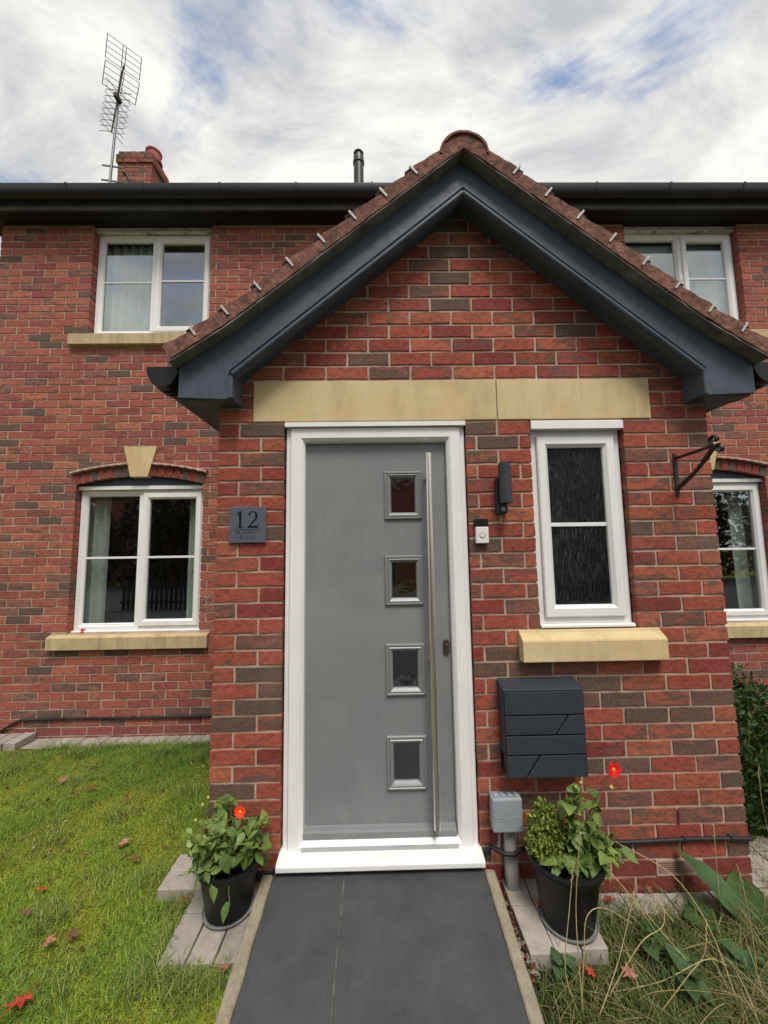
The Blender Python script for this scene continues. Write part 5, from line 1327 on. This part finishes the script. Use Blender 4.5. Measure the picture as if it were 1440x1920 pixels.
def lawn_grass():
    n = 150000
    x = RNG.uniform(-3.1, .27, n*2); y = RNG.uniform(-.95, 1.53, n*2)
    dist = np.hypot(x-CAM.x, y-CAM.y); keep = RNG.random(n*2) < np.clip(1.5-dist*.24, .45, 1)
    keep &= ~((x > -.005) & (y > -.01)); keep &= ~((x > -.045) & (y > -.355) & (y < .02) & (x < .27) & (RNG.random(n*2) < .97)); keep &= ~((x > -.215) & (x < .0) & (y > -.045) & (y < .18))
    keep &= ~((x < -2.02) & (y > 1.38)); keep &= (x < .262)
    keep &= ~((nz(x, y, 13.0, 4.4) > 1.15) & (RNG.random(len(x)) < .8))
    x, y = x[keep], y[keep]; n = len(x); q = nz(x, y, 3.1, .7); q2 = nz(x, y, 9.0, 2.1)
    z = np.array([lawn_h(a, b) for a, b in zip(x, y)])-.004
    h = (.012+.020*RNG.random(n)+.007*np.clip(q, -1, 2)+.006*np.clip(q2, -1, 2))*(1+.5*(y > 1.25)*RNG.random(n)); h = np.clip(h, .012, .1)
    tall = RNG.random(n) < .05; h[tall] *= RNG.uniform(1.4, 2.2, tall.sum())
    base = np.array([(.30, .38, .040), (.40, .44, .050), (.20, .29, .040), (.50, .48, .070), (.15, .23, .040), (.58, .50, .17)])
    pick = RNG.choice(6, n, p=[.30, .26, .18, .14, .09, .03])
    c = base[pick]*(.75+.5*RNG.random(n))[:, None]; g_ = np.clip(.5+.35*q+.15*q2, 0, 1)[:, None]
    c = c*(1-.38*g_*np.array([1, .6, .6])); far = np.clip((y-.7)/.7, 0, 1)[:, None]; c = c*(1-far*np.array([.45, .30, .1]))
    c = c*np.array([.94, 1.04, 1.0])
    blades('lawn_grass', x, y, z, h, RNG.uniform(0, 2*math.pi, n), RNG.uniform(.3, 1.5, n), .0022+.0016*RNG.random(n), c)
    # coarser tufts
    X, Y_, H_ = [], [], []
    spots = [(-.20, .55), (-.60, 1.2), (-.9, 1.30), (-.3, 1.35), (-.45, .75), (-.62, -.12), (-.5, .05), (-1.3, .9), (-1.9, 1.1), (-.10, -.06), (-.06, -.40), (.12, -.42), (.2, -.40), (-.3, .1), (-1.0, .35), (-.35, -.35), (-.1, .3), (-.75, .55), (-2.3, 1.25), (-1.6, 1.35), (-.08, .02)]
    for sx, sy in spots:
        k = int(RNG.integers(70, 240)); X.append(sx+RNG.normal(0, .045, k)); Y_.append(sy+RNG.normal(0, .04, k)); H_.append(RNG.uniform(.03, .085, k))
    k = 900; X.append(RNG.uniform(-2.0, -.02, k)); Y_.append(RNG.uniform(1.42, 1.55, k)); H_.append(RNG.uniform(.05, .11, k))
    k = 500; X.append(RNG.uniform(-.05, .26, k)); Y_.append(RNG.normal(-.375, .02, k)); H_.append(RNG.uniform(.03, .075, k))
    k = 260; X.append(RNG.normal(-.055, .02, k)); Y_.append(RNG.uniform(-.35, .0, k)); H_.append(RNG.uniform(.04, .09, k))
    x, y, h = np.concatenate(X), np.concatenate(Y_), np.concatenate(H_); ok = ~((x > -.01) & (y > -.02)) & (y < 1.6) & (x < .26); x, y, h = x[ok], y[ok], h[ok]; n = len(x)
    z = np.array([lawn_h(a, b) for a, b in zip(x, y)])-.005
    c = np.array([(.17, .24, .045), (.24, .29, .05), (.12, .19, .045), (.34, .36, .10)])[RNG.integers(0, 4, n)]*(.75+.5*RNG.random(n))[:, None]
    blades('grass_tufts', x, y, z, h, RNG.uniform(0, 2*math.pi, n), RNG.uniform(.3, 1.2, n), .0028+.0018*RNG.random(n), c, seg=4)
lawn_grass()
def wild_grass():
    n = 60000
    x = RNG.uniform(1.31, 3.6, n); y = RNG.uniform(-1.15, .9, n)
    keep = ~((x < 2.53) & (y > -.015)) & ~((x > 1.345) & (x < 1.665) & (y > -.335)) & ~((x > 1.66) & (x < 2.55) & (y > -.085) & (RNG.random(n) < .85)) & ~((x > 2.53) & (y > -.1) & (y < .32) & (RNG.random(n) < .8))
    keep &= ~((x < 1.4) & (RNG.random(n) < .5))
    x, y = x[keep], y[keep]; n = len(x); z = np.array([wild_h(a, b) for a, b in zip(x, y)])-.005
    q = nz(x, y, 4.0, 1.2); dry = np.clip(.08+.08*(q > .5)+.24*(x > 2.0)*(y < -.38), 0, .5); isdry = RNG.random(n) < dry
    h = np.where(isdry, RNG.uniform(.05, .18, n), RNG.uniform(.03, .13, n)+.05*(RNG.random(n) < .12)); h *= np.where(x < 1.7, .65, 1)*np.where(y > -.12, .7, 1)
    g_ = np.array([(.075, .125, .028), (.11, .17, .036), (.05, .09, .022), (.15, .21, .05), (.18, .18, .06)]); d_ = np.array([(.36, .29, .14), (.28, .21, .10), (.42, .36, .19), (.17, .125, .07)])
    c = np.where(isdry[:, None], d_[RNG.integers(0, 4, n)], g_[RNG.integers(0, 5, n)])*(.7+.55*RNG.random(n))[:, None]
    blades('rough_grass', x, y, z, h, RNG.uniform(0, 2*math.pi, n), np.where(isdry, RNG.uniform(.7, 2.2, n), RNG.uniform(.3, 1.4, n)), .0022+.0018*RNG.random(n), c, seg=5)
    # long arching straw
    n = 110; x = RNG.uniform(1.65, 3.0, n); y = RNG.uniform(-.95, -.28, n); z = np.array([wild_h(a, b) for a, b in zip(x, y)])
    c = np.array([(.44, .35, .17), (.36, .27, .13), (.50, .42, .23)])[RNG.integers(0, 3, n)]*(.75+.45*RNG.random(n))[:, None]
    blades('dry_straw', x, y, z, RNG.uniform(.14, .30, n), RNG.uniform(0, 2*math.pi, n), RNG.uniform(.8, 2.2, n), .0026+.001*RNG.random(n), c, curl=1.4, seg=8)
wild_grass()
def stalks():
    """tall dry stems that stand out one by one: photo pixels of base, bends and tip; each leans a little, so only its own depth is chosen"""
    rs = random.Random(14)
    data = [
        ([(1095, 1915), (1085, 1800), (1080, 1690), (1088, 1560)], -.40, -.36, 'thin dry stalk rising straight in front of the right pot'),
        ([(1085, 1900), (1060, 1820), (1068, 1700), (1075, 1620)], -.42, -.38, 'pale bent stalk at the left of the bundle before the right pot'),
        ([(1090, 1890), (1095, 1790), (1100, 1720), (1130, 1702), (1180, 1728)], -.40, -.34, 'arching dry stalk whose tip bends right in front of the right pot'),
        ([(1120, 1915), (1160, 1800), (1190, 1670)], -.50, -.42, 'straw coloured stalk leaning right beside the right pot'),
        ([(1135, 1880), (1200, 1770), (1240, 1740), (1246, 1710), (1236, 1692)], -.48, -.30, 'kinked straw stem curving upward left of the airbrick'),
        ([(1425, 1870), (1410, 1750), (1395, 1670), (1383, 1625)], -.45, -.38, 'tall yellow grass stalk with seed head in front of the dock leaves'),
        ([(1390, 1900), (1330, 1740), (1260, 1640), (1160, 1582)], -.40, -.10, 'long thin dry stem slanting up to the left before the porch wall'),
        ([(1355, 1730), (1345, 1640), (1338, 1545)], -.22, -.16, 'slender upright stem before the porch wall right of the airbrick'),
        ([(1330, 1850), (1200, 1700), (1140, 1630)], -.40, -.18, 'long thin straw stem slanting left behind the right pot'),
        ([(1150, 1860), (1240, 1840), (1320, 1800), (1356, 1806)], -.50, -.45, 'flattened straw stem lying over the rough grass'),
        ([(1230, 1910), (1290, 1830), (1320, 1790), (1325, 1730)], -.52, -.40, 'curved pale stem among the rough grass'),
        ([(1435, 1720), (1432, 1640), (1430, 1590)], -.20, -.10, 'thin stalk at the far right edge before the shrub'),
        ([(1440, 1560), (1428, 1500), (1422, 1440)], .2, .25, 'thin weed stem with a pale bud against the dark shrub'),
    ]
    for pts, ya, yb, lab in data:
        n = len(pts); P_ = []
        b = PZ(pts[0][0], pts[0][1], .02); ya = b.y if ya < 0 and b.z < .03 else ya
        for i, (px, py) in enumerate(pts): P_.append(PY(px, py, ya+(max(yb-ya, -.08)*.5)*i/(n-1)))
        sm = []
        for i in range(n-1):
            p0, p1, p2, p3 = P_[max(i-1, 0)], P_[i], P_[i+1], P_[min(i+2, n-1)]
            for k in range(5):
                s = k/5; sm.append(.5*((2*p1)+(-p0+p2)*s+(2*p0-5*p1+4*p2-p3)*s*s+(-p0+3*p1-3*p2+p3)*s**3))
        sm.append(P_[-1]); m = len(sm)
        t = thing('dry_stalk', sm[0], lab, 'dry stalk', 'tall dry stalks in the rough grass')
        MB().tube(sm, [.0021-.0011*i/m for i in range(m)], 6).build('stem', 'straw', t, smooth=True)
        hd = MB(); d = (sm[-1]-sm[-3]).normalized()
        for k in range(9):
            q = sm[-1]-d*.007*k; o = Vector((rs.uniform(-1, 1), rs.uniform(-1, 1), rs.uniform(-1, 1)))*.003; hd.tube([q, q+d*.006+o, q+d*.011+o*1.3], [.0006, .0017, .0004], 5)
        hd.build('seed_head', 'straw', t)
stalks()

# ------------------------------------------------------------------ fallen leaves
def maple_mesh(seed, mat):
    r = random.Random(seed); out = []
    lob = [(-150, .35), (-118, .30), (-95, .62), (-68, .36), (-48, .80), (-24, .42), (0, 1.0), (24, .42), (48, .80), (68, .36), (95, .62), (118, .30), (150, .35)]
    pts = [(0.0, 0.0)]
    for a, l in lob:
        q = math.radians(a+r.uniform(-5, 5)); l *= r.uniform(.88, 1.1); pts.append((l*math.cos(q), l*math.sin(q)))
    k1, k2, k3 = r.uniform(-.35, .5), r.uniform(-.3, .3), r.uniform(0, 6)
    vs = [(x, y, .12+k1*y*y+k2*x*x+.06*math.sin(4*x+k3)+.05*math.sin(7*y)) for x, y in pts]
    fs = [(0, i, i+1) for i in range(1, len(pts)-1)]
    mb = MB().add(vs, fs); st = [Vector((-.05, 0, .12)), Vector((-.4, r.uniform(-.1, .1), .10)), Vector((-.7, r.uniform(-.2, .2), .2))]; mb.tube(st, .018, 4)
    me = bpy.data.meshes.new('leaf'); me.from_pydata(mb.v, [], mb.f); me.update(); me.materials.append(MATS[mat]); return me
def fallen():
    lv = [ (43, 1885, .050, 'maple_red', 'large red fallen maple leaf nearest the camera at the lower left of the lawn'),
        (75, 1675, .038, 'maple_red', 'bright red fallen leaf on the lawn midway along the left edge'),
        (170, 1478, .034, 'maple_red', 'dark red fallen leaf on the lawn below the left window'),
        (115, 1466, .040, 'maple_pink', 'pinkish crumpled leaf on the far lawn left of the dark red leaf'),
        (230, 1586, .042, 'maple_pink', 'pale brown maple leaf in the middle of the lawn'),
        (254, 1618, .028, 'maple_brown', 'small pale leaf on the lawn nearest the rear paving blocks'),
        (88, 1778, .036, 'maple_pink', 'salmon pink leaf curled on the lawn in the lower left'),
        (132, 1758, .036, 'maple_brown', 'brown curled leaf lying beside the salmon pink leaf'),
        (8, 1497, .032, 'maple_pink', 'pale yellowish leaf at the far left edge of the lawn'),
        (192, 1455, .026, 'maple_pink', 'small pink leaf close to the house on the lawn'),
        (235, 1500, .030, 'maple_brown', 'dark brown leaf heap in the taller grass of the lawn'),
        (424, 1830, .026, 'maple_pink', 'pale narrow leaf on the grass beside the path edging'),
        (50, 1720, .030, 'maple_brown', 'withered brown leaf on the lawn below the bright red leaf'),
        (346, 1683, .040, 'maple_red', 'bright red leaf tucked between the rear block and the left pot'),
        (335, 1705, .036, 'maple_brown', 'dull brown leaf below the red leaf by the left pot') ]
    for i, (px, py, s, mat, lab) in enumerate(lv):
        q = PZ(px, py, .075); q.z = lawn_h(q.x, q.y)+.033; s *= 1.4 if mat == 'maple_red' else 1.2
        if i >= 13: q = PZ(px, py, .07); q.z = .062
        o = bpy.data.objects.new('fallen_leaf', maple_mesh(i, mat)); COL.objects.link(o); o.location = q; o.rotation_euler = (.2+random.uniform(-.25, .25), random.uniform(-.3, .3), random.uniform(0, 6.28)); o.scale = (s, s, s)
        tag(o, lab, 'leaf', 'fallen leaves')
    rv = [ (1140, 1690, .042, .03, 'maple_red', 'deep red leaf behind the right pot against the porch footing'),
        (1110, 1828, .042, .05, 'maple_red', 'orange-red leaf in the grass in front of the right pot'),
        (1182, 1828, .046, .06, 'maple_pink', 'faded orange leaf among the straw right of the orange-red leaf'),
        (1012, 1695, .020, .090, 'maple_red', 'tiny dark red leaf on the block beside the right pot'),
        (1215, 1668, .034, .03, 'maple_brown', 'brown leaf at the wall below the airbrick'),
        (1190, 1680, .030, .03, 'maple_brown', 'dark withered leaf at the wall left of the airbrick') ]
    for i, (px, py, s, z, mat, lab) in enumerate(rv):
        q = PZ(px, py, z+.01); o = bpy.data.objects.new('fallen_leaf', maple_mesh(40+i, mat)); COL.objects.link(o); o.location = q; o.rotation_euler = (random.uniform(-.3, .3), random.uniform(-.3, .3), random.uniform(0, 6.28)); o.scale = (s, s, s)
        tag(o, lab, 'leaf', 'fallen leaves')
    q = PY(150, 1173, HY+.02); o = bpy.data.objects.new('fallen_leaf', maple_mesh(70, 'maple_red')); COL.objects.link(o); q.y = HY+.045; o.location = (q.x, HY+.045, .893); o.rotation_euler = (1.1, .1, .5); o.scale = (.05, .05, .05); tag(o, 'red maple leaf caught on the sill of the left ground floor window', 'leaf', 'fallen leaves')
    # leaf litter between the right edging and the blocks
    n = 150; X = RNG.uniform(1.308, 1.352, n); Y_ = RNG.uniform(-.40, -.02, n); rg = np.random.default_rng(3)
    P_ = np.stack([X, Y_, .05+.03*RNG.random(n)], 1); d = rg.normal(size=(n, 3))*np.array([1, 1, .35]); d /= np.linalg.norm(d, axis=1)[:, None]; s = np.cross(d, np.array([0, 0, 1.0])+rg.normal(size=(n, 3))*.4); s /= np.linalg.norm(s, axis=1)[:, None]
    L_ = rg.uniform(.012, .034, n)[:, None]; V = np.stack([P_, P_+d*L_*.5+s*L_*.3, P_+d*L_, P_+d*L_*.5-s*L_*.3], 1).reshape(-1, 3); i = np.arange(n)*4
    col = np.array([(.16, .045, .03), (.10, .05, .035), (.22, .08, .05), (.30, .26, .21)])[rg.integers(0, 4, n)]
    tag(raw('leaf_litter', V, np.stack([i, i+1, i+2, i+3], 1), 'leafmass', None, np.repeat(col, 4, 0)), kind='stuff')
fallen()
def debris():
    rg = np.random.default_rng(9); n = 420; X = rg.uniform(-2.6, .2, n); Y_ = rg.uniform(-.7, 1.4, n); ok = ~((X > -.22) & (Y_ > -.36)); X, Y_ = X[ok], Y_[ok]; n = len(X)
    P_ = np.stack([X, Y_, np.array([lawn_h(a, b) for a, b in zip(X, Y_)])+rg.uniform(.008, .022, n)], 1); d = rg.normal(size=(n, 3))*np.array([1, 1, .3]); d /= np.linalg.norm(d, axis=1)[:, None]; s = np.cross(d, np.array([0, 0, 1.0])+rg.normal(size=(n, 3))*.4); s /= np.linalg.norm(s, axis=1)[:, None]
    L_ = rg.uniform(.010, .034, n)[:, None]; w = rg.uniform(.12, .4, n)[:, None]; V = np.stack([P_, P_+d*L_*.5+s*L_*w, P_+d*L_, P_+d*L_*.5-s*L_*w], 1).reshape(-1, 3); i = np.arange(n)*4
    col = np.array([(.14, .06, .035), (.09, .05, .03), (.24, .12, .07), (.42, .34, .18), (.05, .03, .02)])[rg.integers(0, 5, n)]
    tag(raw('lawn_litter', V, np.stack([i, i+1, i+2, i+3], 1), 'leafmass', None, np.repeat(col, 4, 0)), kind='stuff')
debris()

# ------------------------------------------------------------------ across the street: what the panes mirror
def street():
    rg = np.random.default_rng(77); rs = random.Random(77)
    def tree(x, y, h, r_, label, n):
        t = thing('tree', (x, y, -.1), label, 'tree', 'trees across the street')
        m = MB().tube([(x, y, -.2), (x+.05, y, h*.35), (x-.05, y+.05, h*.75)], [.2, .15, .06], 10)
        for k in range(7): a = rs.uniform(0, 6.28); z = h*rs.uniform(.3, .6); m.tube([(x, y, z), (x+r_*.35*math.cos(a), y+r_*.35*math.sin(a), z+h*.14), (x+r_*.7*math.cos(a), y+r_*.7*math.sin(a), z+h*.24)], [.07, .045, .02], 7)
        m.build('trunk', 'bark', t, smooth=True)
        for k in range(6):
            a = rs.uniform(0, 6.28); c = (x+r_*.45*math.cos(a), y+r_*.45*math.sin(a), h*rs.uniform(.45, .88)); leaf_cloud('crown', t, c, (r_*.62, r_*.62, h*.2), n, .26, [(.10, .05, .025), (.06, .07, .02), (.13, .07, .03), (.05, .06, .02)], rg, shell=.1, wl=.6)
    tree(-4.5, -14.2, 7.6, 2.5, 'russet leafed tree across the street mirrored in the left ground floor window', 1100)
    tree(-9.5, -15.5, 7.0, 2.6, 'dark leafed tree across the street left of the russet tree', 1000)
    tree(15.5, -14.6, 7.2, 2.8, 'dark green tree across the street mirrored in the right ground floor window', 1000)
    for k, (x0, lab) in enumerate(((-12.5, 'tall dark hedge across the street mirrored in the left ground floor window'), (18.0, 'tall dark hedge across the street mirrored in the right ground floor window'))):
        hd = thing('hedge', (x0, -13.6, -.1), lab, 'hedge', 'hedges across the street')
        for j in range(6): leaf_cloud('foliage', hd, (x0-4.6+1.9*j, -13.8+rs.uniform(-.3, .3), 2.0+rs.uniform(-.2, .3)), (1.3, .7, 2.3), 1500, .22, [(.05, .035, .018), (.03, .045, .015), (.07, .04, .02)], rg, shell=.5, wl=.7)
        MB().tube([(x0-3.5, -13.8, -.1), (x0-3.5, -13.8, 2)], .1, 6).build('stem', 'bark', hd)
    h = thing('brick_house', (1.2, -19, 0), 'brick house across the street mirrored in the door panes', 'house')
    wall_sheet(-3.6, 6.0, -.1, 4.9, -16.9, -16.7, [(-2.4, -1.0, .9, 2.2), (3.2, 4.6, .9, 2.2), (-2.4, -1.0, 3.4, 4.6), (3.2, 4.6, 3.4, 4.6), (.7, 1.7, 0, 2.2)]).box(-3.6, -3.5, -24, -16.91, -.1, 4.9).box(5.9, 6, -24, -16.91, -.1, 4.9).build('wall', 'hedge_brick', h)
    MB().prism_x([(-16.5, 4.8), (-20.5, 7.9), (-24.4, 4.8)], -3.9, 6.3).build('roof', 'dark_roof_tile', h)
    for a, b, c, d in ((-2.4, -1.0, .9, 2.2), (3.2, 4.6, .9, 2.2), (-2.4, -1.0, 3.4, 4.6), (3.2, 4.6, 3.4, 4.6)):
        f = MB().frame_y(a, b, c, d, [(0, -16.9), (0, -16.68), (.08, -16.68), (.08, -16.9)]).box((a+b)/2-.05, (a+b)/2+.05, -16.8, -16.69, c, d).build('window', 'upvc', h); MB().box(a+.07, b-.07, -16.85, -16.84, c+.07, d-.07).build('pane', 'anthracite_dark', f)
    MB().box(.72, 1.68, -16.85, -16.80, 0, 2.18).build('door', 'navy_paint', h, bevel=.01)
    h2 = thing('brick_house', (-16, -19, 0), 'long dark brick house across the street behind the russet tree', 'house')
    wins = [(-21.5+4*i, -20.0+4*i, z, z+1.2) for i in range(4) for z in (.9, 3.4)]
    wall_sheet(-24, -5.2, -.1, 5.0, -17.6, -17.4, wins).build('wall', 'hedge_brick', h2); MB().prism_x([(-17.2, 4.9), (-21, 7.8), (-24.8, 4.9)], -24.3, -4.9).build('roof', 'dark_roof_tile', h2)
    for a, b, c, d in wins:
        f = MB().frame_y(a, b, c, d, [(0, -17.6), (0, -17.38), (.09, -17.38), (.09, -17.6)]).box((a+b)/2-.05, (a+b)/2+.05, -17.5, -17.39, c, d).build('window', 'upvc', h2); MB().box(a+.07, b-.07, -17.55, -17.54, c+.07, d-.07).build('pane', 'anthracite_dark', f)
    fn = thing('picket_fence', (-3.5, -5.6, 0), 'low dark picket fence along the pavement mirrored in the left ground floor window', 'fence')
    o = MB().prism_y([(-.045, 0), (.045, 0), (.045, .84), (0, .92), (-.045, .84)], -.01, .01).build('picket', 'fence_wood'); me = o.data; bpy.data.objects.remove(o)
    x = -6.4
    while x < -.6: inst('picket', me, fn, (x, -5.6, -.05)); x += .135
    for z in (.2, .62): MB().box(-6.5, -.5, -5.59+.012-.01, -5.565, z, z+.07).build('rail', 'fence_wood', fn)
street()
